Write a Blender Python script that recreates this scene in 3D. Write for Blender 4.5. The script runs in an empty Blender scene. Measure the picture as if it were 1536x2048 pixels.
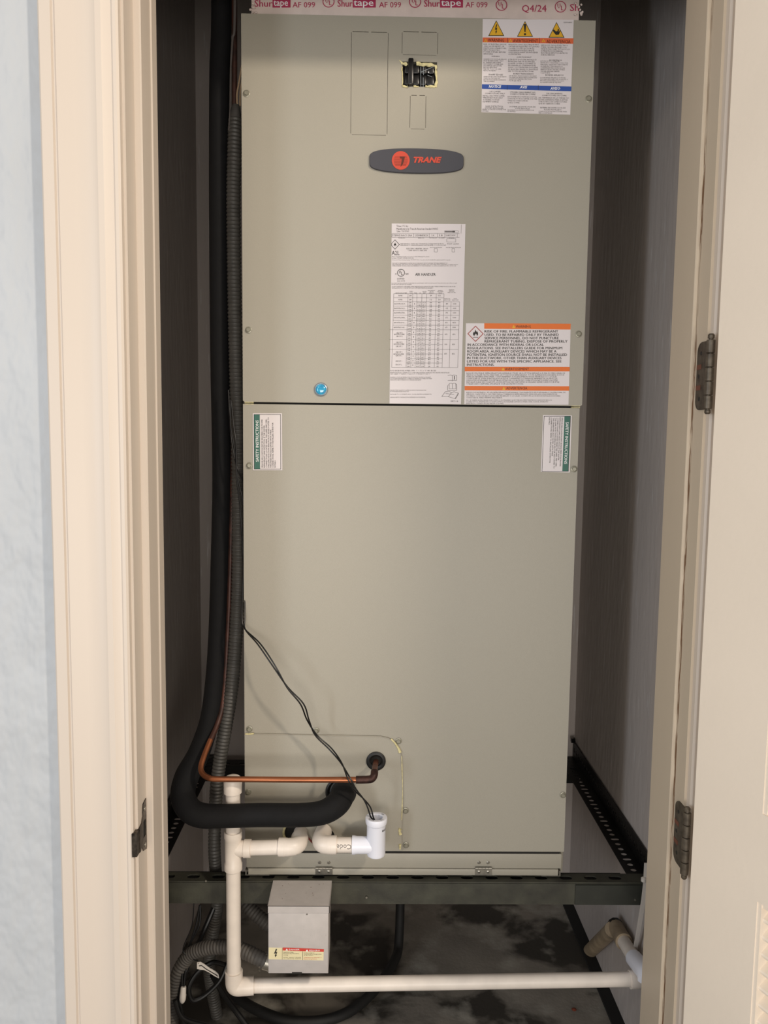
import bpy, math, random
from mathutils import Vector, Matrix
random.seed(7)
S = bpy.context.scene
COL = S.collection

# ---------------------------------------------------------------- camera
CAM = Vector((0.0, -1.38755, 1.195))
YAW, PITCH, ROLL, F = 0.0155010791, 0.0939121759, -0.0122124638, 1565.28565
_fw = Vector((math.sin(YAW)*math.cos(PITCH), math.cos(YAW)*math.cos(PITCH), -math.sin(PITCH)))
_rt = Vector((math.cos(YAW), -math.sin(YAW), 0))
_dn = _fw.cross(_rt)
RT = math.cos(ROLL)*_rt + math.sin(ROLL)*_dn
DN = -math.sin(ROLL)*_rt + math.cos(ROLL)*_dn
cd = bpy.data.cameras.new('camera'); cam = bpy.data.objects.new('camera', cd); COL.objects.link(cam)
cd.sensor_fit = 'HORIZONTAL'; cd.sensor_width = 36; cd.lens = F*36/1536; cd.clip_start = 0.02
m = Matrix((RT, -DN, -_fw)).transposed().to_4x4(); m.translation = CAM
cam.matrix_world = m
S.camera = cam

# ---------------------------------------------------------------- world, lights, exposure
w = bpy.data.worlds.new('world'); S.world = w; w.use_nodes = True
bg = w.node_tree.nodes['Background']; bg.inputs[0].default_value = (0.97, 0.93, 0.89, 1); bg.inputs[1].default_value = 0.46

def area(name, loc, target, power, color, sx, sy=None, shape='RECTANGLE'):
    l = bpy.data.lights.new(name, 'AREA'); l.energy = power; l.color = color; l.shape = shape
    l.size = sx; l.size_y = sy or sx
    o = bpy.data.objects.new(name, l); COL.objects.link(o); o.location = loc
    o.rotation_euler = (Vector(target)-Vector(loc)).to_track_quat('-Z', 'Y').to_euler()
    return o
area('hall_ceiling_lamp', (1.5, -2.0, 2.45), (0.0, 0.0, 0.9), 40, (1.0, 0.87, 0.72), 0.20, shape='DISK')
area('hall_left_ceiling_lamp', (-1.35, -2.1, 2.45), (0.0, 0.0, 0.9), 4, (1.0, 0.88, 0.74), 0.25, shape='DISK')
area('low_frontal_fill', (0.2, -3.4, 0.62), (0.1, 0.0, 0.9), 40, (1.0, 0.935, 0.86), 1.6, 1.1)  # soft frontal fill added low behind the camera
area('window_daylight', (-1.95, -2.42, 1.15), (0.4, 0.0, 0.95), 21, (0.84, 0.91, 1.0), 0.26, 1.2)
S.view_settings.view_transform = 'Standard'; S.view_settings.look = 'None'
S.view_settings.gamma = 1; S.view_settings.use_curve_mapping = False
S.view_settings.exposure = 0.08

# ---------------------------------------------------------------- helpers
def at(px, py, Y):
    d = RT*((px-768)/F) + DN*((py-1024)/F) + _fw
    return CAM + d*((Y-CAM.y)/d.y)
def atz(px, py, Z):
    d = RT*((px-768)/F) + DN*((py-1024)/F) + _fw
    return CAM + d*((Z-CAM.z)/d.z)
def atx(px, py, X):
    d = RT*((px-768)/F) + DN*((py-1024)/F) + _fw
    return CAM + d*((X-CAM.x)/d.x)
def lin(h):
    out = []
    for i in (0, 2, 4):
        v = int(h[i:i+2], 16)/255
        out.append(v/12.92 if v <= .04045 else ((v+.055)/1.055)**2.4)
    return (*out, 1)

class MB:
    def __init__(s): s.v = []; s.f = []
    def add(s, vs, fs):
        n = len(s.v); s.v += [Vector(v) for v in vs]; s.f += [tuple(i+n for i in f) for f in fs]
        return s
    def box(s, x0, x1, y0, y1, z0, z1):
        return s.add([(x, y, z) for x in (x0, x1) for y in (y0, y1) for z in (z0, z1)],
                     [(0,1,3,2),(4,6,7,5),(0,4,5,1),(2,3,7,6),(0,2,6,4),(1,5,7,3)])
    def bbox(s, x0, x1, y0, y1, z0, z1, b=.001):
        # box with chamfered edges
        c = (Vector((x0,y0,z0))+Vector((x1,y1,z1)))/2; h = (Vector((x1,y1,z1))-Vector((x0,y0,z0)))/2
        import bmesh
        bm = bmesh.new(); bmesh.ops.create_cube(bm, size=2)
        for v in bm.verts: v.co = Vector((v.co.x*h.x, v.co.y*h.y, v.co.z*h.z))+c
        bmesh.ops.bevel(bm, geom=list(bm.edges), offset=b, segments=2, affect='EDGES', profile=.5)
        bm.verts.index_update()
        s.add([v.co.copy() for v in bm.verts], [[v.index for v in f.verts] for f in bm.faces]); bm.free()
        return s
    def hexa(s, a, b):   # two 4-point rings
        return s.add(list(a)+list(b), [(0,1,2,3),(7,6,5,4),(0,4,5,1),(1,5,6,2),(2,6,7,3),(3,7,4,0)])
    def ring_loft(s, rings, closed=False, cap=True):
        n = len(rings[0]); vs = [v for r in rings for v in r]; fs = []
        for i in range(len(rings)-1):
            for j in range(n):
                k = (j+1) % n
                fs.append((i*n+j, i*n+k, (i+1)*n+k, (i+1)*n+j))
        if cap: fs += [tuple(reversed(range(n))), tuple(range((len(rings)-1)*n, len(rings)*n))]
        return s.add(vs, fs)
    def lathe(s, p0, direction, prof, seg=24, cap=True):
        d = Vector(direction).normalized(); u = d.orthogonal().normalized(); v = d.cross(u)
        rings = [[Vector(p0)+d*t+(u*math.cos(a)+v*math.sin(a))*r for a in [2*math.pi*k/seg for k in range(seg)]] for t, r in prof]
        return s.ring_loft(rings, cap=cap)
    def tube(s, pts, r, seg=12, sub=6, cap=True, corr=None, smooth=True):
        P = [Vector(p) for p in pts]; R = list(r) if isinstance(r, (list, tuple)) else [r]*len(P)
        Q, RR = [], []
        if smooth and len(P) > 2:
            for i in range(len(P)-1):
                a = P[max(i-1, 0)]; b = P[i]; c = P[i+1]; d = P[min(i+2, len(P)-1)]
                for k in range(sub):
                    t = k/sub
                    Q.append(.5*((2*b)+(c-a)*t+(2*a-5*b+4*c-d)*t*t+(3*b-a-3*c+d)*t**3)); RR.append(R[i]*(1-t)+R[i+1]*t)
            Q.append(P[-1]); RR.append(R[-1])
        else: Q, RR = P, R
        if corr:
            pitch, amp = corr
            L = [0]
            for i in range(len(Q)-1): L.append(L[-1]+(Q[i+1]-Q[i]).length)
            n = max(int(L[-1]/(pitch/6)), 6); q2, r2 = [], []; j = 0
            for k in range(n+1):
                d = L[-1]*k/n
                while j < len(L)-2 and L[j+1] < d: j += 1
                t = (d-L[j])/max(L[j+1]-L[j], 1e-9)
                q2.append(Q[j].lerp(Q[j+1], t)); ph = (d/pitch) % 1
                r2.append((RR[j]*(1-t)+RR[j+1]*t)+amp*(0.5-abs(math.sin(math.pi*ph))**1.5*-1-1))
            Q, RR = q2, r2
        rings = []; T = (Q[1]-Q[0]).normalized(); u = T.orthogonal().normalized()
        for i, q in enumerate(Q):
            t = (Q[min(i+1, len(Q)-1)]-Q[max(i-1, 0)]).normalized()
            u = (u-t*u.dot(t)).normalized(); v = t.cross(u)
            rings.append([q+(u*math.cos(a)+v*math.sin(a))*RR[i] for a in [2*math.pi*k/seg for k in range(seg)]])
        return s.ring_loft(rings, cap=cap)
    def build(s, name, mat, parent=None, smooth=True, ang=35):
        off = OFF.get(parent.name, Vector()) if parent else Vector()
        me = bpy.data.meshes.new(name); me.from_pydata([v-off for v in s.v], [], s.f); me.validate(); me.update()
        me.materials.append(mat)
        if smooth:
            me.polygons.foreach_set('use_smooth', [True]*len(me.polygons)); me.set_sharp_from_angle(angle=math.radians(ang))
        import bmesh
        bm = bmesh.new(); bm.from_mesh(me); bmesh.ops.recalc_face_normals(bm, faces=bm.faces); bm.to_mesh(me); bm.free()
        o = bpy.data.objects.new(name, me); COL.objects.link(o)
        if parent: o.parent = parent
        OFF[o.name] = off
        return o
OFF = {}
def thing(name, label, cat, loc, group=None):
    o = bpy.data.objects.new(name, None); COL.objects.link(o); o.location = loc; o.empty_display_size = .05
    OFF[o.name] = Vector(loc); o['label'] = label; o['category'] = cat
    if group: o['group'] = group
    return o
def tag(o, label, cat, group=None):
    o['label'] = label; o['category'] = cat
    if group: o['group'] = group
    return o
def struct(o): o['kind'] = 'structure'; return o
def inst(o, pos, parent, name=None):
    """another copy of a part mesh that was modelled around the origin"""
    c = o.copy(); COL.objects.link(c); c.parent = parent; c.location = Vector(pos)-OFF[parent.name]; OFF[c.name] = OFF[parent.name]
    return c

def curve_mesh(cu):
    o = bpy.data.objects.new('tmp', cu); COL.objects.link(o)
    dg = bpy.context.evaluated_depsgraph_get()
    me = bpy.data.meshes.new_from_object(o.evaluated_get(dg))
    bpy.data.objects.remove(o); bpy.data.curves.remove(cu)
    vs = [v.co.copy() for v in me.vertices]; fs = [tuple(p.vertices) for p in me.polygons]
    bpy.data.meshes.remove(me)
    return vs, fs
def plate2d(outline, holes=(), t=0.0):
    """filled 2D shape with real holes, extruded by t along local z (0..t)"""
    cu = bpy.data.curves.new('tmp', 'CURVE'); cu.dimensions = '2D'; cu.fill_mode = 'BOTH' if t else 'FRONT'; cu.extrude = t/2
    for loop in [outline]+list(holes):
        sp = cu.splines.new('POLY'); sp.points.add(len(loop)-1)
        for p, q in zip(sp.points, loop): p.co = (q[0], q[1], 0, 1)
        sp.use_cyclic_u = True
    vs, fs = curve_mesh(cu)
    return [Vector((v.x, v.y, v.z+t/2)) for v in vs], fs
def circle(cx, cy, rx, ry=None, n=14, a0=0):
    ry = ry or rx
    return [(cx+rx*math.cos(a0+2*math.pi*k/n), cy+ry*math.sin(a0+2*math.pi*k/n)) for k in range(n)]
def slot(cx, cy, lx, ly, n=6):
    """stadium, long along x when lx>ly"""
    out = []
    if lx >= ly:
        r = ly/2; h = lx/2-r
        out += [(cx+h+r*math.sin(math.pi*k/n), cy-r*math.cos(math.pi*k/n)) for k in range(n+1)]
        out += [(cx-h-r*math.sin(math.pi*k/n), cy+r*math.cos(math.pi*k/n)) for k in range(n+1)]
    else: out = [(cx+(y-cy), cy+(x-cx)) for x, y in slot(cx, cy, ly, lx, n)]
    return out
def frame_map(vs, O, U, V, N):
    return [O+U*v.x+V*v.y+N*v.z for v in vs]
def text_mesh(body, bold=0.0, shear=0.0, align='LEFT', line=1.0, res=1, space=1.0):
    cu = bpy.data.curves.new('tmp', 'FONT'); cu.body = body; cu.size = 1; cu.offset = bold; cu.shear = shear
    cu.align_x = align; cu.space_line = line; cu.resolution_u = res; cu.space_character = space
    vs, fs = curve_mesh(cu)
    if not vs: return vs, fs
    x0 = min(v.x for v in vs); x1 = max(v.x for v in vs); y0 = min(v.y for v in vs); y1 = max(v.y for v in vs)
    return [Vector(((v.x-x0)/max(x1-x0, 1e-6), (v.y-y0)/max(y1-y0, 1e-6), 0)) for v in vs], fs

class Face:
    """print on a flat surface at depth Y: shapes are given by where they stand on that surface"""
    def __init__(s, Y, at=at): s.Y = Y; s.at = at
    def quad(s, mb, tl, tr, br, bl, dy=0, t=0.00025):
        a = [s.at(*p, s.Y-dy) for p in (tl, tr, br, bl)]; b = [p+Vector((0, t, 0)) for p in a]
        mb.hexa(a, b); return mb
    def rect(s, mb, x0, y0, x1, y1, dy=0, t=0.0002): return s.quad(mb, (x0,y0), (x1,y0), (x1,y1), (x0,y1), dy, t)
    def poly(s, mb, pts, dy=0, holes=()):
        vs, fs = plate2d([(x, -y) for x, y in pts], [[(x, -y) for x, y in h] for h in holes])
        mb.add([s.at(v.x, -v.y, s.Y-dy) for v in vs], fs); return mb
    def text(s, mb, body, x0, y0, x1, y1, dy=0, rot=0, slope=0, **k):
        b_ = k.get('bold', 0); n_ = max(body.count(chr(10))+1, 1); L_ = max(len(q) for q in body.split(chr(10)))
        if 0 < b_ <= .03 and 'shear' not in k: k['bold'] = 0
        else: b_ = 0
        vs, fs = text_mesh(body, **k)
        if b_:
            sh = b_*1.1/(L_*.62); nv = len(vs)
            vs = [Vector((v.x*(1-sh), v.y, 0)) for v in vs]+[Vector((v.x*(1-sh)+sh, v.y, 1)) for v in vs]
            fs = list(fs)+[tuple(i+nv for i in f) for f in fs]
        out = []
        for v in vs:
            a, b = v.x, v.y
            if rot == 90: a, b = 1-v.y, v.x      # reads bottom to top
            elif rot == -90: a, b = v.y, 1-v.x   # reads top to bottom
            elif rot == 180: a, b = 1-v.x, 1-v.y
            x = x0+a*(x1-x0); out.append(s.at(x, y1+(y0-y1)*b+slope*(x-x0), s.Y-dy-.00002*v.z))
        mb.add(out, fs); return mb
    def line(s, mb, x0, y0, x1, y1, wpx=1, dy=0):
        d = Vector((x1-x0, y1-y0)); n = Vector((-d.y, d.x)).normalized()*wpx/2
        mb.add([s.at(*p, s.Y-dy) for p in ((x0+n.x,y0+n.y),(x1+n.x,y1+n.y),(x1-n.x,y1-n.y),(x0-n.x,y0-n.y))], [(0,1,2,3)]); return mb

# ---------------------------------------------------------------- materials
def mat(name, col, rough=.5, metal=0., var=0.06, vscale=8., bump=0., bscale=200., col2=None, spec=.5, stretch=None, detail=4, coat=0, emit=None, trans=0, sss=0):
    m = bpy.data.materials.new(name); m.use_nodes = True; nt = m.node_tree; n = nt.nodes; L = nt.links
    b = n['Principled BSDF']; b.inputs['Roughness'].default_value = rough; b.inputs['Metallic'].default_value = metal
    b.inputs['Specular IOR Level'].default_value = spec; b.inputs['Coat Weight'].default_value = coat
    b.inputs['Transmission Weight'].default_value = trans
    c = lin(col) if isinstance(col, str) else col
    tc = n.new('ShaderNodeTexCoord'); mp = n.new('ShaderNodeMapping'); L.new(tc.outputs['Object'], mp.inputs[0])
    if stretch: mp.inputs['Scale'].default_value = stretch
    nz = n.new('ShaderNodeTexNoise'); nz.inputs['Scale'].default_value = vscale; nz.inputs['Detail'].default_value = detail; L.new(mp.outputs[0], nz.inputs[0])
    cr = n.new('ShaderNodeValToRGB'); cr.color_ramp.elements[0].position = .3; cr.color_ramp.elements[1].position = .7
    c2 = lin(col2) if col2 else tuple(x*(1-var*2) for x in c[:3])+(1,)
    cr.color_ramp.elements[0].color = c2; cr.color_ramp.elements[1].color = c if col2 else tuple(min(1, x*(1+var)) for x in c[:3])+(1,)
    L.new(nz.outputs[0], cr.inputs[0]); L.new(cr.outputs[0], b.inputs['Base Color'])
    if bump:
        n2 = n.new('ShaderNodeTexNoise'); n2.inputs['Scale'].default_value = bscale; n2.inputs['Detail'].default_value = 3; L.new(mp.outputs[0], n2.inputs[0])
        bp = n.new('ShaderNodeBump'); bp.inputs['Strength'].default_value = bump; bp.inputs['Distance'].default_value = .002
        L.new(n2.outputs[0], bp.inputs['Height']); L.new(bp.outputs[0], b.inputs['Normal'])
    m['cr'] = cr.name
    return m
CABC = '9f9a8d'
M_cab = mat('painted_cabinet_steel', CABC, .42, var=.015, vscale=700, bump=.12, bscale=1400)
M_cabin = mat('dark_cabinet_interior', '1a1713', .8)
M_wall = mat('plaster_pale_blue', 'babec2', .55, var=.03, vscale=5, bump=1.0, bscale=16, stretch=(1,1,.6))
M_inner = mat('closet_plaster', 'bdb4ae', .6, var=.05, vscale=6, bump=.5, bscale=60, stretch=(1,1,.25))
M_ceil = mat('closet_ceiling_paint', '8f8a86', .8)
M_trim = mat('cream_painted_wood', 'd3c7ba', .45, var=.03, vscale=3, bump=.08, bscale=60, stretch=(1,1,.05))
M_door = mat('cream_painted_door', 'f3e6d5', .5, var=.02, vscale=4, bump=.15, bscale=120)
M_pvc_old = mat('aged_cream_pvc', 'e4dacf', .38, var=.04, vscale=30)
M_pvc_new = mat('bright_white_pvc', 'e6e8f2', .3, var=.01)
M_rub = mat('black_foam_insulation', '0b0b0d', .8, var=.15, vscale=60, bump=.15, bscale=900, spec=.3)
M_rubber = mat('black_rubber', '141414', .5)
M_wireblk = mat('black_wire_insulation', '0b0b0c', .4)
M_cond = mat('dark_grey_corrugated_conduit', '494743', .5, var=.12, vscale=60)
M_cond2 = mat('dusty_grey_conduit', '4c4843', .65, var=.15, vscale=50)
M_copper = mat('copper_tube', 'b06f4d', .33, metal=.85, var=.12, vscale=50, stretch=(.3,1,1))
M_copper_dark = mat('scorched_copper', '4a3029', .5, metal=.6, col2='1f1614', vscale=90)
M_rail = mat('dark_green_steel', '46463b', .5, metal=.1, col2='302f29', vscale=25, bump=.1, bscale=300)
M_rail2 = mat('black_slotted_steel', '191817', .45, metal=.4, col2='0e0e0e', vscale=30)
M_box = mat('grey_enclosure_steel', 'b4aeaa', .5, var=.03, vscale=60, bump=.05, bscale=400)
M_zinc = mat('zinc_metal', 'a8a49a', .35, metal=.9, var=.1, vscale=100)
M_bronze = mat('dark_bronze_hinge', '6c6356', .45, metal=.5, col2='443c33', vscale=80)
M_strike = mat('worn_dark_nickel', '6b6258', .35, metal=.9, col2='2a2522', vscale=120)
M_paper = mat('label_paper', 'd9d2d3', .45, var=.005)
M_ink = mat('black_ink', '26241f', .6, var=0)
M_inkg = mat('grey_ink', '55504e', .6, var=0)
M_orange = mat('orange_ink', 'dd6f28', .5, var=.02)
M_orange2 = mat('red_orange_ink', 'd8683f', .5, var=.02)
M_blue = mat('blue_ink', '2a4f9e', .5, var=.02)
M_green = mat('green_ink', '2f6457', .5, var=.02)
M_white = mat('white_ink', 'e8e8e8', .5, var=0)
M_yellow = mat('yellow_ink', 'dca92a', .5, var=0)
M_brownink = mat('brown_ink', '5a2312', .6, var=0)
M_red = mat('red_ink', 'c23f33', .5, var=0)
M_redline = mat('red_border_ink', 'a2433c', .5, var=0)
M_cream = mat('cream_label_paper', 'd8cda5', .5, var=.02)
M_pink = mat('magenta_tape_ink', 'ae3759', .5, var=.08, vscale=300)
M_tape = mat('white_duct_tape', 'd9c9c1', .5, var=.04, vscale=40, bump=.2, bscale=90)
M_badge = mat('charcoal_badge_plastic', '43434a', .45, var=.03)
M_badge_red = mat('red_badge_enamel', 'cf4b36', .4, var=.02)
M_foam = mat('yellowed_sealing_foam', 'dcd2a0', .8, var=.15, vscale=150, bump=.5, bscale=500)
M_blueglass = mat('blue_indicator_lens', '2fb0d8', .12, col2='1b78a8', vscale=160, stretch=(1,1,3.5), coat=1)
M_clear = mat('silver_rim', 'b9c4cc', .2, metal=.7)
M_tan = mat('tan_wire_insulation', 'a68f74', .5)
M_greycable = mat('grey_cable_jacket', '5b5552', .5)
M_greytape = mat('dusty_black_tape', '45423f', .7, var=.1, vscale=100)
M_redwire = mat('red_wire', '6b2320', .5)
M_gap = mat('black_floor_strip', '100f0e', .8)
M_toggle = mat('black_breaker_plastic', '131314', .3)
M_tag = mat('white_tag_plastic', 'cfc8bf', .4)
M_beigepvc = mat('dirty_beige_pvc', '9d8b72', .55, var=.15, vscale=40)
M_plenum = mat('duct_board', '6d655c', .7)

for m_ in (M_wall, M_inner):
    nt = m_.node_tree; n = nt.nodes; L = nt.links
    [x for x in n if x.type == 'BUMP'][0].inputs['Distance'].default_value = .014 if m_ is M_wall else .003
    tc = [x for x in n if x.type == 'TEX_COORD'][0]
    mp = n.new('ShaderNodeMapping'); mp.inputs['Scale'].default_value = (160, 160, 9); mp.inputs['Rotation'].default_value = (.12, .05, 0); L.new(tc.outputs['Object'], mp.inputs[0])
    nz = n.new('ShaderNodeTexNoise'); nz.inputs['Scale'].default_value = 1.2; nz.inputs['Detail'].default_value = 6; L.new(mp.outputs[0], nz.inputs[0])
    rr_ = n.new('ShaderNodeValToRGB'); rr_.color_ramp.elements[0].position = .64; rr_.color_ramp.elements[1].position = .70; L.new(nz.outputs[0], rr_.inputs[0])
    rr_.color_ramp.elements[1].color = (.5, .5, .5, 1)
    cr = n[m_['cr']]; mx = n.new('ShaderNodeMix'); mx.data_type = 'RGBA'; mx.inputs['B'].default_value = (.75, .75, .75, 1)
    if m_ is M_wall: rr_.color_ramp.elements[1].color = (0, 0, 0, 1)
    L.new(rr_.outputs[0], mx.inputs['Factor']); L.new(cr.outputs[0], mx.inputs['A']); L.new(mx.outputs['Result'], n['Principled BSDF'].inputs['Base Color'])

# concrete floor with wet patches and efflorescence
M_floor = mat('concrete_floor', '827c73', .75, var=.1, vscale=14, bump=.3, bscale=120)
nt = M_floor.node_tree; n = nt.nodes; L = nt.links
cr = n[M_floor['cr']]; base_out = cr.outputs[0]
tc = [x for x in n if x.type == 'TEX_COORD'][0]
pz = n.new('ShaderNodeTexNoise'); pz.inputs['Scale'].default_value = 4.5; pz.inputs['Detail'].default_value = 6; pz.inputs['Distortion'].default_value = .4
L.new(tc.outputs['Object'], pz.inputs[0])
r1 = n.new('ShaderNodeValToRGB'); r1.color_ramp.elements[0].position = .47; r1.color_ramp.elements[1].position = .53; L.new(pz.outputs[0], r1.inputs[0])
mx = n.new('ShaderNodeMix'); mx.data_type = 'RGBA'; mx.inputs['B'].default_value = lin('37332d')
L.new(r1.outputs[0], mx.inputs['Factor']); L.new(base_out, mx.inputs['A'])
ez = n.new('ShaderNodeTexNoise'); ez.inputs['Scale'].default_value = 11; ez.inputs['Detail'].default_value = 8; L.new(tc.outputs['Object'], ez.inputs[0])
r2 = n.new('ShaderNodeValToRGB'); r2.color_ramp.elements[0].position = .53; r2.color_ramp.elements[1].position = .68; L.new(ez.outputs[0], r2.inputs[0])
mx2 = n.new('ShaderNodeMix'); mx2.data_type = 'RGBA'; mx2.inputs['B'].default_value = lin('9a968c')
L.new(r2.outputs[0], mx2.inputs['Factor']); L.new(mx.outputs['Result'], mx2.inputs['A'])
L.new(mx2.outputs['Result'], n['Principled BSDF'].inputs['Base Color'])

# right jamb: mildew streak along the joint of the stop
M_trim_stain = mat('cream_painted_wood_stained', 'cdbea9', .45, var=.03, vscale=3, bump=.08, bscale=60, stretch=(1,1,.05))
nt = M_trim_stain.node_tree; n = nt.nodes; L = nt.links
cr = n[M_trim_stain['cr']]; tc = [x for x in n if x.type == 'TEX_COORD'][0]
sx = n.new('ShaderNodeSeparateXYZ'); L.new(tc.outputs['Object'], sx.inputs[0])
a = n.new('ShaderNodeMath'); a.operation = 'ADD'; a.inputs[1].default_value = .2106; L.new(sx.outputs['Y'], a.inputs[0])
ab = n.new('ShaderNodeMath'); ab.operation = 'ABSOLUTE'; L.new(a.outputs[0], ab.inputs[0])
lt = n.new('ShaderNodeMapRange'); lt.inputs['From Min'].default_value = .0024; lt.inputs['From Max'].default_value = .0046
lt.inputs['To Min'].default_value = 1; lt.inputs['To Max'].default_value = 0; L.new(ab.outputs[0], lt.inputs['Value'])
sn = n.new('ShaderNodeTexNoise'); sn.inputs['Scale'].default_value = 1; sn.inputs['Detail'].default_value = 8
sm = n.new('ShaderNodeMapping'); sm.inputs['Scale'].default_value = (300, 300, 26); L.new(tc.outputs['Object'], sm.inputs[0]); L.new(sm.outputs[0], sn.inputs[0])
sr = n.new('ShaderNodeValToRGB'); sr.color_ramp.elements[0].position = .43; sr.color_ramp.elements[1].position = .50; L.new(sn.outputs[0], sr.inputs[0])
mu = n.new('ShaderNodeMath'); mu.operation = 'MULTIPLY'; L.new(lt.outputs[0], mu.inputs[0]); L.new(sr.outputs[0], mu.inputs[1])
cn = n.new('ShaderNodeTexNoise'); cn.inputs['Scale'].default_value = 1; cn.inputs['Detail'].default_value = 1
cm = n.new('ShaderNodeMapping'); cm.inputs['Scale'].default_value = (.01, .01, 3.6); cm.inputs['Location'].default_value = (0, 0, 1.3); L.new(tc.outputs['Object'], cm.inputs[0]); L.new(cm.outputs[0], cn.inputs[0])
cq = n.new('ShaderNodeValToRGB'); cq.color_ramp.elements[0].position = .38; cq.color_ramp.elements[1].position = .48; L.new(cn.outputs[0], cq.inputs[0])
mu2 = n.new('ShaderNodeMath'); mu2.operation = 'MULTIPLY'; L.new(mu.outputs[0], mu2.inputs[0]); L.new(cq.outputs[0], mu2.inputs[1]); mu = mu2
mx = n.new('ShaderNodeMix'); mx.data_type = 'RGBA'; mx.inputs['B'].default_value = lin('6b4624'); L.new(mu.outputs[0], mx.inputs['Factor']); L.new(cr.outputs[0], mx.inputs['A'])
L.new(mx.outputs['Result'], n['Principled BSDF'].inputs['Base Color'])

# ---------------------------------------------------------------- the setting
WL, WR, WB, TOP = -.43, .53, .565, 2.40      # closet walls, ceiling
YN, YF = -.25, -.125                        # hall face and closet face of the front wall
JL, JR, HEAD = -.348, .4795, 1.905            # jamb faces, head height
struct(MB().box(-3.5, 3.0, -4.0, WB+.1, -.1, 0).build('floor', M_floor))
struct(MB().box(WL-.1, WL, YF, WB+.1, 0, TOP).build('wall_left', M_inner))
struct(MB().box(WR, WR+.1, YF, WB+.1, 0, TOP).build('wall_right', M_inner))
struct(MB().box(WL, WR, WB, WB+.1, 0, TOP).build('wall_back', M_inner))
struct(MB().box(WL-.1, WR+.1, YF, WB+.1, TOP, TOP+.08).build('ceiling', M_ceil))
wf = MB(); wf.box(-3.5, JL-.02, YN, YF, 0, TOP+.3); wf.box(JR+.022, 3.0, YN, YF, 0, TOP+.3); wf.box(JL-.02, JR+.02, YN, YF, HEAD+.02, TOP+.3)
struct(wf.build('wall_front', M_wall))

def casing_prof(s):
    # (distance outwards from the opening, projection from the wall): ogee casing with a back band
    return [(0, 0), (0, .011), (.003, .0135), (.0075, .0135), (.010, .0115), (.014, .0125), (.022, .0165), (.030, .0165), (.034, .015),
            (.046, .0135), (.060, .0155), (.074, .019), (.082, .0205), (.0835, .018), (.0865, .018), (.088, .021), (.103, .021), (.1055, .019), (.1055, 0)]
def casing(name, x_in, sgn, m):
    prof = casing_prof(0)
    r0 = [Vector((x_in+sgn*d, YN-h, 0)) for d, h in prof]; r1 = [Vector((p.x, p.y, HEAD+.11)) for p in r0]
    return struct(MB().ring_loft([r0, r1]).build(name, m, ang=20))
c1 = casing('trim_1', JL-.004, -1, M_trim)
c2 = casing('trim_2', JR+.004, 1, M_trim)
prof = casing_prof(0)
r0 = [Vector((JL-.11, YN-h, HEAD+d)) for d, h in prof]; r1 = [Vector((JR+.11, p.y, p.z)) for p in r0]
struct(MB().ring_loft([r0, r1]).build('trim_3', M_trim, ang=20))
def jamb(name, x, sgn, m):
    # board, door stop with an eased edge
    pts = [(x, YN), (x, -.2065), (x-sgn*.0085, -.2065), (x-sgn*.0105, -.2045), (x-sgn*.0105, -.171), (x-sgn*.0085, -.1685), (x-sgn*.0085, -.150),
           (x-sgn*.0105, -.148), (x-sgn*.0105, YF+.003), (x-sgn*.008, YF), (x+sgn*.02, YF), (x+sgn*.02, YN)]
    if sgn > 0: pts = [(x, YN), (x, -.2065), (x-.0035, -.2060), (x-.0045, -.2045), (x-.0045, YF+.002), (x-.003, YF), (x+.022, YF), (x+.022, YN)]
    r0 = [Vector((p[0], p[1], 0)) for p in pts]; r1 = [Vector((p[0], p[1], HEAD)) for p in pts]
    return struct(MB().ring_loft([r0, r1]).build(name, m, ang=25))
jl = jamb('trim_4', JL, -1, M_trim)
jr = jamb('trim_5', JR, 1, M_trim_stain)
struct(MB().box(JL-.02, JR+.02, YN, YF, HEAD, HEAD+.02).box(JL, JR, -.2065, YF, HEAD-.011, HEAD).build('trim_6', M_trim))
OFF['trim_4'] = OFF['trim_5'] = Vector()

# strike plate let into the left jamb
zc = atx(290, 1648, JL).z
sp = [(-.036, -.042+.001), (-.036, -.0), (.0, 0)]
out = [(-.211, .040), (-.226, .038), (-.229, .032), (-.230, .020), (-.236, .012), (-.252, .010), (-.252, -.026), (-.244, -.030), (-.236, -.026), (-.232, -.030), (-.229, -.036), (-.211, -.042)]
hole = [(-.216, .010), (-.228, .010), (-.228, -.016), (-.216, -.016)]
vs, fs = plate2d(out, [hole, circle(-.220, .027, .0028), circle(-.220, -.031, .0028)], .0014)
mb = MB().add([Vector((JL+v.z, v.x, zc+v.y)) for v in vs], fs)
strike = mb.build('strike_plate', M_strike, jl, smooth=False)
mb = MB().tube([(JL+.001, -.2515, zc+.010), (JL+.001, -.2515, zc-.026)], .0022, smooth=False)
mb.tube([(JL+.0008, -.2525, zc-.008), (JL-.001, -.262, zc-.008)], .0015, smooth=False)
mb.box(JL-.0052, JL+.0022, -.2650, -.2515, zc-.026, zc+.010)
mb.build('strike_lip', M_strike, strike)
MB().box(JL-.0005, JL+.0004, -.229, -.215, zc-.018, zc+.012).build('latch_pocket', M_cabin, strike)
mb = MB()
for dz in (.027, -.031): mb.lathe((JL+.0012, -.220, zc+dz), (1, 0, 0), [(0, .0036), (.001, .003)], 12)
mb.build('strike_screws', M_zinc, strike)

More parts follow.
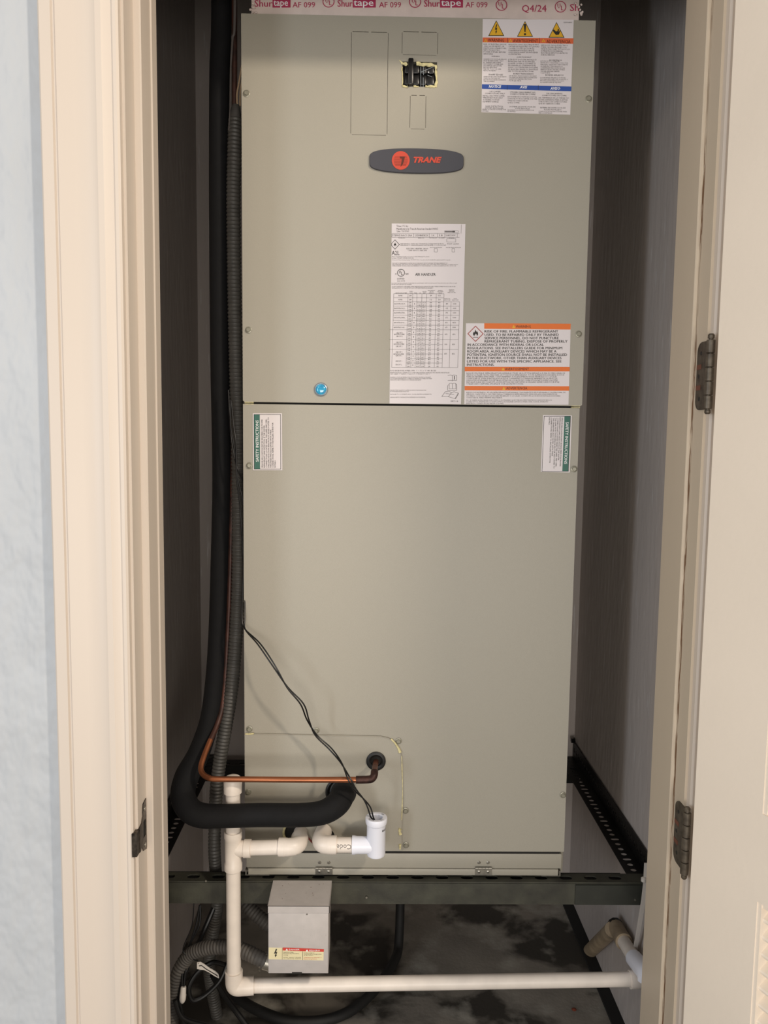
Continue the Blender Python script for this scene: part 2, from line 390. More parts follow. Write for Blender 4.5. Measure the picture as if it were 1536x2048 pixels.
# door, swung outwards, louvred
TH = math.radians(112.5)
HP = Vector((.4800, -.286, 0))                 # corner of the visible face
DU = Vector((-math.cos(TH), -math.sin(TH), 0)) # along the door from the hinge
DN_ = Vector((-DU.y, DU.x, 0))                 # its back side
if DN_.x < 0: DN_ = -DN_
door = bpy.data.objects.new('door_1', None); COL.objects.link(door); door.location = HP; struct(door); OFF['door_1'] = HP.copy()
DW, DT, SW = .80, .035, .117
def dbox(mb, u0, u1, d0, d1, z0, z1):
    P = lambda u, d, z: HP+DU*u+DN_*d+Vector((0, 0, z))
    return mb.hexa([P(u0,d0,z0), P(u1,d0,z0), P(u1,d0,z1), P(u0,d0,z1)], [P(u0,d1,z0), P(u1,d1,z0), P(u1,d1,z1), P(u0,d1,z1)])
z_lo_top = 0.0
Pp = HP+DU*SW
def on_door(px, py, u):   # height on the vertical line u of the door face
    q = HP+DU*u
    best = None
    d = RT*((px-768)/F)+DN*((py-1024)/F)+_fw
    t = ((q.x-CAM.x)*_fw.x+(q.y-CAM.y)*_fw.y)/(d.x*_fw.x+d.y*_fw.y)
    return CAM.z+d.z*t
zl = on_door(1512, 1803, SW); zu = on_door(1527, 1628, SW)
dbox(MB(), 0, SW, 0, DT, .015, 2.045).build('hinge_stile', M_door, door)
dbox(MB(), DW-SW, DW, 0, DT, .015, 2.045).build('lock_stile', M_door, door)
dbox(MB(), SW, DW-SW, 0, DT, zl, zu).build('middle_rail', M_door, door)
dbox(MB(), SW, DW-SW, 0, DT, .015, .22).build('bottom_rail', M_door, door)
dbox(MB(), SW, DW-SW, 0, DT, 1.90, 2.045).build('top_rail', M_door, door)
for nm, za, zb in (('lower_louver_frame', .22, zl), ('upper_louver_frame', zu, 1.90)):
    mb = MB(); b = .006
    dbox(mb, SW, SW+b, .0015, DT-.0015, za, zb); dbox(mb, DW-SW-b, DW-SW, .0015, DT-.0015, za, zb)
    dbox(mb, SW+b, DW-SW-b, .003, DT-.003, za, za+b); dbox(mb, SW+b, DW-SW-b, .003, DT-.003, zb-b, zb)
    fr = mb.build(nm, M_door, door)
    z = zb-.018; first = None
    while z > za+.012:
        if first is None:
            mb = MB(); P = lambda u, d, zz: HP+DU*u+DN_*d+Vector((0, 0, zz))
            h = .5; uu = (SW+b, DW-SW-b)
            sec = [(.0060, -.0040), (.0050, -.0065), (.0060, -.0095), (.0095, -.0100), (.0300, .0050), (.0310, .0080), (.0285, .0105)]
            mb.ring_loft([[P(u, d, dz) for d, dz in sec] for u in uu])
            first = mb.build('slat', M_door, fr); first.location = (0, 0, z)
        else:
            c = first.copy(); COL.objects.link(c); c.parent = fr; c.location = (0, 0, z)
        z -= .0243

# door hinges: rounded leaf on the jamb with knuckles and pin
def hinge(zc, L=.100):
    r = .014; pts = []
    y1 = -.2235; y0 = -.264
    pts += [(y0, -L/2), (y1+0-r, -L/2)] + [(y1-r+r*math.sin(a), -L/2+r-r*math.cos(a)) for a in [k*math.pi/12 for k in range(1, 7)]]
    pts += [(y1-r+r*math.cos(a), L/2-r+r*math.sin(a)) for a in [k*math.pi/12 for k in range(0, 7)]] + [(y0, L/2)]
    hl = [circle(-.237, .033, .003), circle(-.232, 0, .003), circle(-.237, -.033, .003)]
    vs, fs = plate2d(pts, hl, .0022)
    o = MB().add([Vector((JR-v.z, v.x, zc+v.y)) for v in vs], fs).build('door_hinge', M_bronze, jr, smooth=False)
    kx, ky = JR-.0030, -.2705
    g = L/5
    mb = MB()
    for k in range(5): mb.lathe((kx, ky, zc-L/2+k*g+.0005), (0, 0, 1), [(0, .0052), (.0008, .006), (g-.0018, .006), (g-.001, .0052)], 16)
    mb.build('hinge_knuckle', M_bronze, o)
    MB().lathe((kx, ky, zc-L/2-.007), (0, 0, 1), [(0, .0028), (.002, .0042), (.005, .0042), (.0065, .003), (L+.008, .003), (L+.0085, .0046), (L+.013, .0046), (L+.015, .003)], 14).build('hinge_pin', M_bronze, o)
    mb = MB()
    for (yy, zz) in ((-.237, .033), (-.232, 0), (-.237, -.033)): mb.lathe((JR-.0012, yy, zc+zz), (-1, 0, 0), [(0, .0042), (.0012, .003)], 12)
    mb.build('hinge_screws', M_rubber, o)
    mb = MB()
    for zz in (.014, -.016): mb.box(JR-.0026, JR-.0021, -.240, -.224, zc+zz-.004, zc+zz+.003)
    mb.build('rust_patch', mat('rust', '6e4434', .7), o)
hinge(atx(1412, 751, JR).z, .098)
hinge(atx(1370, 1680, JR).z, .098)

# black gap strip along the foot of the right wall
struct(MB().box(WR-.026, WR, YF, WB, 0, .006).build('baseboard_right', M_gap))

# ---------------------------------------------------------------- angle iron platform
ZT = .382
fr = thing('angle_iron_platform', 'dark angle iron platform frame carrying the tall grey air handler', 'metal frame', (0.05, -.018, ZT-.04))
ZB = at(800, 1808, -.0165).z
def rail(name, O, U, V, N, length, width, holes, t, m, parent):
    vs, fs = plate2d([(0, 0), (length, 0), (length, width), (0, width)], holes, t)
    return MB().add(frame_map(vs, Vector(O), Vector(U), Vector(V), Vector(N)), fs)
# front rail: top flange with oval holes and deep face
hs = [slot(.012+k*.0462, .0155, .024, .013) for k in range(20)]
mb = rail('front', (WL+.002, -.0165, ZT), (1,0,0), (0,1,0), (0,0,-1), WR-WL-.004, .030, hs, .0022, None, None)
front = mb.box(WL+.002, WR-.002, -.0165, -.0135, ZB, ZT-.003).build('front_rail', M_rail, fr, smooth=False)
MB().box(WL+.05, WR-.05, -.0125, .026, ZT-.009, ZT-.006).build('dark_hole_backing', M_rubber, fr, smooth=False)  # dark strip added below the flange so its holes read as shade
px = at(1150, 1785, -.0165).x
MB().box(px, WR-.004, -.0195, -.0167, ZB+.001, ZT-.004).build('splice_plate', mat('dark_splice_steel', '2d2f29', .5, metal=.1, var=.1, vscale=40), front, smooth=False)
mb = MB()
for q in ((1270, 1800), (733, 1795), (412, 1762)):
    p = at(*q, -.0195); mb.lathe(p, (0, -1, 0), [(0, .0022), (.001, .0018)], 8)
mb.build('rivets', M_zinc, front)
# back rail
hs = [slot(.03+k*.04, .014, .018, .009) for k in range(22)]
mb = rail('back', (WL+.004, .49, ZT), (1,0,0), (0,1,0), (0,0,-1), WR-WL-.008, .038, hs, .003, None, None)
mb.box(WL+.004, WR-.004, .49, .493, ZT-.040, ZT-.003).build('back_rail', M_rail2, fr, smooth=False)
# side rails, slotted
for x0, sg in ((WL, 1), (WR, -1)):
    hs = [slot(.012+k*.0192, .024, .0105, .0115) if k % 4 != 3 else slot(.012+k*.0192, .024, .0085, .017) for k in range(29)]
    mb = rail('s', (x0, -.004, ZT-.0005), (0,1,0), (sg,0,0), (0,0,-1), .565, .042, hs, .0014, None, None)
    hs = [slot(.012+k*.0192, .022, .0105, .011) for k in range(29)]
    vs, fs = plate2d([(0, 0), (.565, 0), (.565, .042), (0, .042)], hs, .0014)
    mb.add([Vector((x0+sg*(.003+v.z), -.004+v.x, ZT+v.y)) for v in vs], fs)
    mb.build('side_rail', M_rail2, fr, smooth=False)
p = atx(1150, 1512, WR-.006)
MB().lathe((WR-.006, .54, ZT+.050), (-1, 0, 0), [(0, .009), (.002, .009), (.002, .006), (.009, .006)], 6).build('anchor_bolt', M_rail2, fr)

# ---------------------------------------------------------------- air handler
XL, XRR = -.2282, .3688
ZTOP = 1.9010; ZS = at(820, 810, 0).z; ZP = at(900, 1703, 0).z; ZBASE = .3855
ah = thing('air_handler', 'tall grey-green steel air handler cabinet filling the closet', 'air handler', ((XL+XRR)/2, .25, ZT+.003))
Fc = Face(0)
MB().bbox(XL+.002, XRR-.002, .0125, .50, ZBASE, ZTOP-.002, .0015).build('cabinet_body', M_cab, ah)
MB().box(XL+.012, XRR-.012, .0119, .0124, ZBASE+.01, ZTOP-.01).build('dark_interior', M_cabin, ah)
# upper panel with knockout slits and breaker opening cut through
def W2(x, y): q = at(x, y, 0); return (q.x, q.z)
holes = []
def slit(a, b, wpx=.0011):
    (x0, z0), (x1, z1) = a, b
    if abs(x1-x0) > abs(z1-z0): holes.append([(x0, z0-wpx/2), (x1, z0-wpx/2), (x1, z0+wpx/2), (x0, z0+wpx/2)])
    else: holes.append([(x0-wpx/2, z0), (x0+wpx/2, z0), (x0+wpx/2, z1), (x0-wpx/2, z1)])
for (x0, y0, x1, y1) in ((703, 64, 774, 270), (804.5, 64, 875, 110), (820.5, 191, 851, 258)):
    (a, zt), (b, zb) = W2(x0, y0), W2(x1, y1); mm = (a+b)/2; g = .0022
    zt = W2((x0+x1)/2, y0)[1]; zb = W2((x0+x1)/2, y1)[1]
    slit((a+.002, zt), (mm-g, zt)); slit((mm+g, zt), (b-.002, zt)); slit((a+.002, zb), (b-.002, zb), .0006)
    slit((a, zb+.002), (a, zt-.001), .0006); slit((b, zb+.002), (b, zt-.001), .0006)
(a, zt), (b, zb) = W2(805, 123), W2(873.5, 174)
OPEN = (a, b, zb, zt)
holes.append([(a, zb), (b, zb), (b, zt), (a, zt)])
e = .0025
out = [(XL, ZS+.0018+e), (XL+e, ZS+.0018), (XRR-e, ZS+.0018), (XRR, ZS+.0018+e), (XRR, ZTOP), (XL, ZTOP)]
vs, fs = plate2d(out, holes, .012)
MB().add([Vector((v.x, v.z, v.y)) for v in vs], fs).build('upper_panel', M_cab, ah, smooth=False)
# lower panel with the recess for the coil plate
out = [(XL, ZP), (XRR-.004, ZP), (XRR-.004, ZS-.0018), (XL, ZS-.0018)]
vs, fs = plate2d(out, [], .012)
MB().add([Vector((v.x, v.z+.0006, v.y)) for v in vs], fs).build('lower_panel', M_cab, ah, smooth=False)
# coil access plate with rounded corner, three openings
pts = [(490, 1700), (804, 1700), (805, 1600), (803, 1530), (802, 1510), (798, 1497), (789, 1484), (777, 1476), (762, 1472.5), (700, 1471), (490, 1467)]
P0 = [W2(*q) for q in pts]
P0[0] = (XL+.0005, P0[0][1]); P0[-1] = (XL+.0005, P0[-1][1])
g1 = W2(752, 1521); g2 = W2(682, 1583); g3 = W2(582, 1664); g4 = W2(652, 1672)
vs, fs = plate2d(P0, [circle(*g1, .0135, n=24), circle(*g2, .024, n=28), circle(g3[0]+.006, g3[1], .019, n=20), circle(*g4, .016, n=20)], .0016)
coil = MB().add([Vector((v.x, v.z-.0018, v.y)) for v in vs], fs).build('coil_access_plate', M_cab, ah, smooth=False)
for (c, r) in ((g1, .0132), (g2, .0238), ((g3[0]+.006, g3[1]), .0188), (g4, .0158)):
    MB().lathe((c[0], .0003, c[1]), (0, -1, 0), [(0, r), (.0002, r)], 24).build('dark_port', M_cabin, coil)
# rolled edge around the coil plate
path = [Vector((q[0], -.0018, q[1])) for q in P0[1:]]
MB().tube(path, .0010, 6, smooth=False).build('plate_edge_bead', M_cab, coil)
# foam bits that squeeze out of the joints
def blob(pts, r, name, parent, m=M_foam):
    mb = MB(); P = [Vector((at(x, y, -.002).x, -.0018-random.random()*.001, at(x, y, -.002).z)) for x, y in pts]
    mb.tube(P, [r*(.6+random.random()*.8) for _ in P], 7, 4); return mb.build(name, m, parent)
blob([(490, 1468), (498, 1468), (508, 1467)], .0016, 'sealing_foam', ah)
blob([(782, 1478), (790, 1486), (797, 1497), (800, 1505)], .0024, 'sealing_foam', ah)
blob([(803, 1512), (804, 1540), (805, 1580), (804, 1620), (803, 1640)], .0008, 'sealing_foam', ah)
blob([(801, 1657), (799, 1662), (801, 1669)], .0030, 'sealing_foam', ah)
blob([(800, 1688), (800, 1698)], .0026, 'sealing_foam', ah)
for q in (((489, 806), (507, 806)), ((1143, 813.5), (1160, 814.5))):
    (x0, y0), (x1, y1) = q
    mb = MB(); Fc.rect(mb, x0, y0-2.2, x1, y0-.8, .0006, .006); Fc.rect(mb, x0, y0+1.2, x1, y0+2.6, .0006, .006); mb.build('seam_foam', M_foam, ah)
# bottom channel and filter door
zc0 = at(900, 1708, 0).z; zc1 = at(900, 1737, 0).z
MB().bbox(XL+.002, XRR-.008, .001, .0118, zc1, zc0, .0008).build('bottom_channel', M_cab, ah)
MB().bbox(XL+.006, XRR-.014, -.0015, .0118, ZBASE+.0005, zc1-.0006, .0006).build('filter_door', M_cab, ah)
MB().box(XL+.010, XRR-.012, .002, .0121, zc0, ZP).build('channel_gap', M_cabin, ah)
mb = MB(); mb.box(XL+.0005, XL+.003, -.0015, .010, ZBASE-.0004, zc1-.003).box(XL+.0005, XL+.045, -.0017, .0, ZBASE-.0008, ZBASE+.0004)
mb.box(XRR-.012, XRR-.0095, -.0015, .010, ZBASE-.0004, zc1-.003).box(XRR-.045, XRR-.0095, -.0017, 0, ZBASE-.0008, ZBASE+.0004); mb.build('base_tray', M_zinc, ah)
def small_hinge(cx):
    zt = at(cx, 1735, -.002).z; zb = ZBASE+.001; c = at(cx, 1742, -.002).x
    o = MB().box(c-.0158, c+.0158, -.0024, -.0014, zb, zt).build('cabinet_hinge', M_zinc, ah)
    mb = MB()
    for k in range(5): mb.lathe((c-.0155+k*.0063, -.0032, zt-.0008), (1, 0, 0), [(0, .0018), (.0055, .0018)], 10)
    mb.build('hinge_knuckle', M_zinc, o)
    mb = MB()
    for dx in (-.0085, .0085):
        mb.lathe((c+dx, -.0022, (zb+zt)/2-.0006), (0, -1, 0), [(0, .0028), (.0006, .0028), (.0012, .0018)], 12)
        mb.lathe((c+dx, .001, at(cx, 1725.5, 0).z), (0, -1, 0), [(0, .003), (.0008, .003), (.0016, .002)], 12)
    mb.build('hinge_rivets', M_zinc, o)
    mb = MB()
    for dx in (-.0085, .0085):
        mb.lathe((c+dx, -.0034, (zb+zt)/2-.0006), (0, -1, 0), [(0, .0009), (.0001, .0009)], 8)
        mb.lathe((c+dx, -.0006, at(cx, 1725.5, 0).z), (0, -1, 0), [(0, .0009), (.0001, .0009)], 8)
    mb.build('rivet_holes', M_rubber, o)
small_hinge(648); small_hinge(967)
# hex washer-head screws
mb = MB().lathe((0, 0, 0), (0, -1, 0), [(0, .0056), (.0006, .0058), (.0010, .0050)], 18)
mb.lathe((0, -.0009, 0), (0, -1, 0), [(0, .0040), (.0026, .0040), (.0031, .0034)], 6)
scr = mb.build('hex_screw', M_zinc); scr.parent = ah; OFF[scr.name] = OFF['air_handler']
M_scr = mat('painted_screw', '8f8c7d', .35, metal=.35); scr.data.materials[0] = M_scr
SC = [(493, 187), (497, 660), (499, 931), (1177, 198), (1157, 668), (1148, 938), (499, 1458), (632, 1461), (797, 1482), (811, 1621), (812, 1690), (497, 1583), (1126, 1590)]
for i, q in enumerate(SC):
    p = at(*q, -.0004); p.y = -.0018 if q == (497, 1583) else -.0002
    if i == 0: scr.location = p-OFF['air_handler']
    else: inst(scr, p, ah)
# blue indicator lens
c = at(642, 779, 0)
st = MB().lathe((c.x, 0, c.z), (0, -1, 0), [(0, .0120), (.0015, .0122), (.0030, .0108), (.0034, .0098), (.0022, .0090)], 32, cap=False).build('indicator_rim', M_clear, ah)
MB().lathe((c.x, 0, c.z), (0, -1, 0), [(0, .0088), (.0016, .0088), (.0028, .0074), (.0034, .005), (.0037, .0015)], 32).build('indicator_lens', M_blueglass, st)

# badge
c0 = at(833, 323, 0); bw = .0805; bh = .0205
def badge_outline(sx=1., n=40):
    pts = []
    for k in range(n*4):
        a = 2*math.pi*k/(n*4)
        ca, sa = math.cos(a), math.sin(a)
        ex = 5.0
        r = (abs(ca)**ex+abs(sa)**ex)**(-1/ex)
        x = ca*r*bw; hh = bh*(1-.22*(abs(x)/bw)**2.2)
        pts.append((x*sx, sa*r*hh*sx if False else sa*r*hh))
    return pts
bo = badge_outline()
rings = []
for s_, dy in ((1, 0), (1, .0024), (.985, .0036), (.96, .0042), (.90, .0042)):
    rings.append([Vector((c0.x+x*(1-(1-s_)*.3), -dy, c0.z+z*s_)) for x, z in bo])
badge = MB().ring_loft(rings).build('badge', M_badge, ah)
FB = Face(-.0044)
ec = (801.5, 321.0)
vs, fs = plate2d(circle(0, 0, .0152, n=40), [], .0006)
ew = at(*ec, -.0044)
disc = MB().add([Vector((ew.x+v.x, -.0043-v.z, ew.z+v.y)) for v in vs], fs).build('round_emblem', M_badge_red, badge, smooth=False)
mb = MB()
for k in range(9):
    yy = 313+k*2.2; hw = math.sqrt(max(0, 15.5**2-(yy-ec[1])**2))
    FB.line(mb, ec[0]-hw*.9, yy, ec[0]+(hw*.85 if k > 5 else hw*.9), yy, .45 if k < 4 else .7, .0007)
FB.poly(mb, [(800, 312.5), (810, 313.5), (808, 321), (806, 328), (801, 334), (803, 324), (804, 317), (800, 316.5)], .0008)
mb.build('emblem_lines', M_brownink, badge)
mb = MB(); FB.text(mb, 'TRANE', 827, 313.5, 883.5, 325.5, .0006, bold=.045, shear=.30, res=3, slope=.004)
mb.build('lettering', M_badge_red, badge, smooth=False)

# breaker pair in the ragged opening
a, b, zb, zt = OPEN
br = MB().box(a+.002, b-.002, .008, .0118, zb+.001, zt-.001).build('circuit_breaker', M_toggle, ah)
w_ = (b-a)/4
for k in range(4):
    x0 = a+.004+k*(b-a-.008)/4; x1 = x0+(b-a-.008)/4-.001
    zm = (zb+zt)/2
    mb = MB()
    mb.bbox(x0, x1, -.001, .009, zm+.001, zt-.004, .0015); mb.bbox(x0, x1, .0, .009, zb+.003, zm-.001, .0015)
    mb.build('breaker_switch', M_toggle, br)
bx = at(822, 148, -.004).x
MB().bbox(bx-.005, bx+.004, -.008, .004, zb+.0005, zt+.003, .002).build('breaker_handle_tie', M_toggle, br)
mb = MB(); px_ = at(857, 145, -.001); mb.lathe((px_.x, -.002, px_.z), (0, -1, 0), [(0, .0012), (.0006, .0009)], 10); mb.build('indicator_dot', M_white, br)
mb = MB(); FB2 = Face(-.0012)
FB2.line(mb, 841.5, 133, 841.5, 174, .7); FB2.line(mb, 847, 134, 847, 150, .8); FB2.line(mb, 846.5, 155, 846.5, 174, .8); FB2.line(mb, 842, 144, 867, 133.5, .8); FB2.line(mb, 855, 150, 864, 154, .7)
mb.build('plastic_film_edges', M_clear, br)
rng = random.Random(3)
mb = MB()
def ragged(x0, y0, x1, y1, n, r):
    P = []
    for k in range(n+1):
        t = k/n; q = at(x0+(x1-x0)*t+rng.uniform(-1, 1), y0+(y1-y0)*t+rng.uniform(-1, 1), 0); P.append(Vector((q.x, -.0006, q.z)))
    mb.tube(P, [r*rng.uniform(.5, 1.3) for _ in P], 7, 3)
ragged(803, 126, 815, 131, 3, .0026); ragged(832, 128, 872, 132, 8, .0030); ragged(872, 130, 872, 174, 9, .0020); ragged(804, 173, 816, 173.5, 3, .0020); ragged(826, 173, 838, 174, 3, .0018)
ragged(850, 173, 872, 173, 6, .0020); ragged(804.5, 134, 805, 172, 6, .0010); ragged(799, 121, 804, 127, 2, .0010)
mb.build('ragged_foam_edge', M_foam, ah)

# ---- stickers ---------------------------------------------------
def sticker(name, tl, tr, brr, bl, m=M_paper, parent=ah, F_=Fc):
    return F_.quad(MB(), tl, tr, brr, bl, .0004, .0004).build(name, m, parent, smooth=False)
D1, D2, D3 = .0006, .0008, .0010
def T(parent, m, items, name='lettering', F_=Fc, dy=D2, **kw):
    mb = MB()
    for it in items:
        k = dict(kw); k.update(it[5] if len(it) > 5 else {})
        F_.text(mb, it[0], it[1], it[2], it[3], it[4], dy, **k)
    return mb.build(name, m, parent, smooth=False)
def ullogo(mb, cx, cy, r, F_=Fc, dy=D2, res=3):
    F_.poly(mb, circle(cx, cy, r, n=28), dy, [circle(cx, cy, r*.86, n=28)])
    F_.text(mb, 'U', cx-r*.52, cy-r*.55, cx-r*.02, cy+r*.25, dy, bold=.03); F_.text(mb, 'L', cx+r*.08, cy-r*.2, cx+r*.5, cy+r*.6, dy, bold=.03)
FLAME = [(.0, -1.), (.12, -.62), (.38, -.25), (.46, -.5), (.62, -.1), (.66, .35), (.45, .72), (.30, .80), (.36, .52), (.18, .18), (.10, .42), (-.02, .02), (-.12, .38), (-.28, .56), (-.18, .80), (-.48, .66), (-.66, .25), (-.55, -.15), (-.42, -.42), (-.34, -.1), (-.16, -.45)]
def diamond(mbr, mbk, cx, cy, r, F_=Fc, thick=.12, dy=D2):
    F_.poly(mbr, [(cx, cy-r), (cx+r, cy), (cx, cy+r), (cx-r, cy)], dy, [[(cx, cy-r*(1-thick)), (cx+r*(1-thick), cy), (cx, cy+r*(1-thick)), (cx-r*(1-thick), cy)]])
    F_.poly(mbk, [(cx+x*r*.48, cy-r*.08+y*r*.46) for x, y in FLAME], dy)
    F_.rect(mbk, cx-r*.32, cy+r*.40, cx+r*.32, cy+r*.45, dy, .0001)
BOLT = [(.15, -1), (.5, -.9), (.1, -.15), (.55, -.28), (.22, .45), (.45, .5), (-.1, 1), (-.25, .35), (-.02, .42), (.12, .08), (-.5, .2), (-.05, -.6)]

# top right warning sticker
s1 = sticker('warning_sticker', (965.5, 38), (1147.5, 39.5), (1140.5, 229.5), (963, 224.5))
mb = MB(); Fc.quad(mb, (965.5, 75), (1147, 76.5), (1146.5, 87.5), (965.3, 84.5), D1); mb.build('orange_band', M_orange2, s1, smooth=False)
mb = MB(); Fc.quad(mb, (964, 168.5), (1143, 173), (1142.5, 182.5), (964, 177.5), D1); mb.build('blue_band', M_blue, s1, smooth=False)
for cx, ty in ((992.5, 41), (1050, 42.5), (1113, 44.5)):
    Fc.poly(MB(), [(cx, ty-.5), (cx+16, ty+31), (cx-16, ty+31)], D1).build('triangle_border', M_ink, s1, smooth=False)
    Fc.poly(MB(), [(cx, ty+1.8), (cx+14, ty+29.6), (cx-14, ty+29.6)], D2).build('yellow_triangle', M_yellow, s1, smooth=False)
mk2 = MB()
Fc.poly(mk2, [(992+x*4.8, 58+y*10) for x, y in BOLT], D3); mk2.build('lightning_symbol', M_ink, s1, smooth=False); mk2 = MB()
Fc.poly(mk2, [(1047.5, 48), (1052.5, 48), (1051, 64), (1049, 64)], D3); Fc.poly(mk2, circle(1050, 68.5, 2.2), D3); mk2.build('exclamation_symbol', M_ink, s1, smooth=False)['kind'] = 'stuff'; mk2 = MB()
Fc.poly(mk2, [(1105, 60), (1108, 59), (1112, 63), (1115, 62), (1116, 57), (1118, 58), (1117.5, 64), (1120, 60), (1121, 61), (1118, 69), (1112, 70), (1107, 64)], D3)
mk2.build('hand_symbol', M_ink, s1, smooth=False)
T(s1, M_brownink, [('WARNING', 976, 77, 1008, 83.5), ('AVERTISSEMENT', 1026, 78.5, 1076, 84.5), ('ADVERTENCIA', 1093, 79.5, 1141, 86.5)], bold=.02, slope=.008)
mb = MB()
for cx in (971.5, 1021, 1087): Fc.poly(mb, [(cx, 77.5), (cx+3.6, 84), (cx-3.6, 84)], D2, [[(cx, 80), (cx+1.6, 83.2), (cx-1.6, 83.2)]])
mb.build('alert_triangles', M_yellow, s1, smooth=False)
mb = MB()
for x in (1015.5, 1079): Fc.line(mb, x, 75.5, x+.3, 86, .7, D2)
for x in (1014.5, 1076.5): Fc.line(mb, x, 170, x-.2, 180, .6, D2)
mb.build('band_dividers', M_ink, s1, smooth=False)
T(s1, M_white, [('NOTICE', 977.5, 170, 1002.5, 176), ('AVIS', 1039.5, 171.5, 1054.5, 177), ('AVISO', 1100.5, 173.5, 1120.5, 180)], bold=.03, shear=.2, slope=.01)
A = ['RISK OF ELECTRIC SHOCK\nCAN CAUSE INJURY OR\nDEATH DISCONNECT ALL\nREMOTE ELECTRIC\nPOWER SUPPLIES BEFORE\nSERVICING',
     'RISQUE DE CHOC ELECTRIQUE PEUT\nCAUSER DES BLESSURES OU LA MORT\nCOUPER TOUTES LES SOURCES\nD\'ALIMENTATION ELECTRIQUE\nA DISTANCE AVANT DE PROCEDER\nA L\'ENTRETIEN',
     'RIESGO DE CHOQUE ELECTRICO\nPUEDE CAUSAR LESIONES O LA\nMUERTE DESCONECTE TODOS LOS\nSUMINISTROS DE ENERGIA\nELECTRICA REMOTOS ANTES DE\nDAR EL SERVICIO']
B = ['HAZARDOUS VOLTAGE SERVICE\nMUST BE PERFORMED ONLY\nBY TRAINED PERSONNEL\nDISCONNECT POWER AND\nDISCHARGE CAPACITORS\nBEFORE SERVICING\nFAILURE TO DO SO CAN\nRESULT IN INJURY',
     'LE PRODUIT DOIT ETRE INSTALLE ET\nENTRETENU PAR UN TECHNICIEN\nQUALIFIE COUPER LE COURANT ET\nDECHARGER LES CONDENSATEURS\nAVANT TOUT ENTRETIEN SOUS PEINE\nDE BLESSURES GRAVES OU MORTELLES\nLIRE TOUTES LES INSTRUCTIONS',
     'ESTE PRODUCTO DEBE SER\nINSTALADO Y MANTENIDO SOLO POR\nPERSONAL CALIFICADO DESCONECTE\nLA ENERGIA Y DESCARGUE LOS\nCONDENSADORES ANTES DE DAR\nSERVICIO DE NO HACERLO PUEDE\nCAUSAR LESIONES GRAVES\nO LA MUERTE']
Cc = ['SHARP EDGES CAN CAUSE INJURY\nWEAR GLOVES AND EYE\nPROTECTION WHEN HANDLING\nTHE EQUIPMENT', 'LES BORDS TRANCHANTS PEUVENT\nCAUSER DES BLESSURES PORTER DES\nGANTS ET UNE PROTECTION\nPOUR LES YEUX', 'LOS BORDES AFILADOS PUEDEN\nCAUSAR LESIONES USE GUANTES Y\nPROTECCION PARA LOS OJOS\nAL MANIPULAR EL EQUIPO']
Dd = ['INSTALL ONLY WITH COPPER\nWIRE RATED FOR AT LEAST\n75 DEGREES TO AVOID\nEQUIPMENT DAMAGE', 'LES BORNES DE L\'UNITE NE SONT PAS\nCONCUES POUR ACCEPTER D\'AUTRES\nTYPES DE CONDUCTEURS\nQUE LE CUIVRE', 'LAS TERMINALES DE LA UNIDAD NO\nESTAN DISENADAS PARA ACEPTAR\nOTROS TIPOS DE CONDUCTORES\nQUE NO SEAN DE COBRE']
it = []
for a_, (x0, x1, o) in zip(A, ((967, 1013, 0), (1017, 1079, .5), (1082, 1140, 2))): it.append((a_, x0, 87+o, x1, 109+o))
for a_, (x0, x1, o) in zip(B, ((967, 1013, 0), (1016, 1076, .5), (1081, 1136, 4))): it.append((a_, x0, 117+o, x1, 143+o))
for a_, (x0, x1, o) in zip(Cc, ((967, 1013, 0), (1018, 1074, -1.5), (1080, 1136, 2))): it.append((a_, x0, 152+o, x1, 164+o))
for a_, (x0, x1, o) in zip(Dd, ((965.5, 1009, 0), (1015, 1075, 2), (1077, 1138, 4))): it.append((a_, x0, 190+o, x1, 205+o))
it += [('REFER TO INSTRUCTIONS FOR\nDETAILS', 965, 217.5, 1012, 223), ('SE REFERER AUX INSTRUCTIONS POUR\nLES DETAILS', 1015, 219, 1068, 224), ('CONSULTE LAS INSTRUCCIONES PARA\nVER LOS DETALLES', 1077, 221.5, 1134, 227)]
it += [('WARNING', 983, 111.5, 999, 113.5), ('AVERTISSEMENT', 1033, 113, 1063, 115.5), ('ADVERTENCIA', 1098, 119, 1124, 121.5)]
T(s1, M_inkg, it, slope=.012)
T(s1, M_ink, [('SHARP EDGES', 977, 147.5, 1006, 150.5), ('BORDS TRANCHANTS', 1027, 146, 1067, 149), ('BORDES AFILADOS', 1091, 148.5, 1127, 151.5),
    ('USE COPPER\nCONDUCTORS ONLY', 970, 181.5, 1010, 188, dict(align='CENTER')), ('UTILISER UNIQUEMENT DES\nCONDUCTEURS EN CUIVRE', 1020, 183, 1071, 189.5, dict(align='CENTER')), ('USE UNICAMENTE\nCONDUCTORES DE COBRE', 1084, 185.5, 1133, 192, dict(align='CENTER')),
    ('LEAK DETECTION\nSYSTEM INSTALLED', 970, 211, 1007, 217, dict(align='CENTER')), ('SYSTEME DE DETECTION DE\nFUITE INSTALLE', 1019, 212, 1071, 218, dict(align='CENTER')), ('SISTEMA DE DETECCION DE\nFUGAS INSTALADO', 1080, 214, 1131, 220.5, dict(align='CENTER')),
    ('X39004091', 1127, 43.5, 1144, 46)], 'headings', slope=.012)

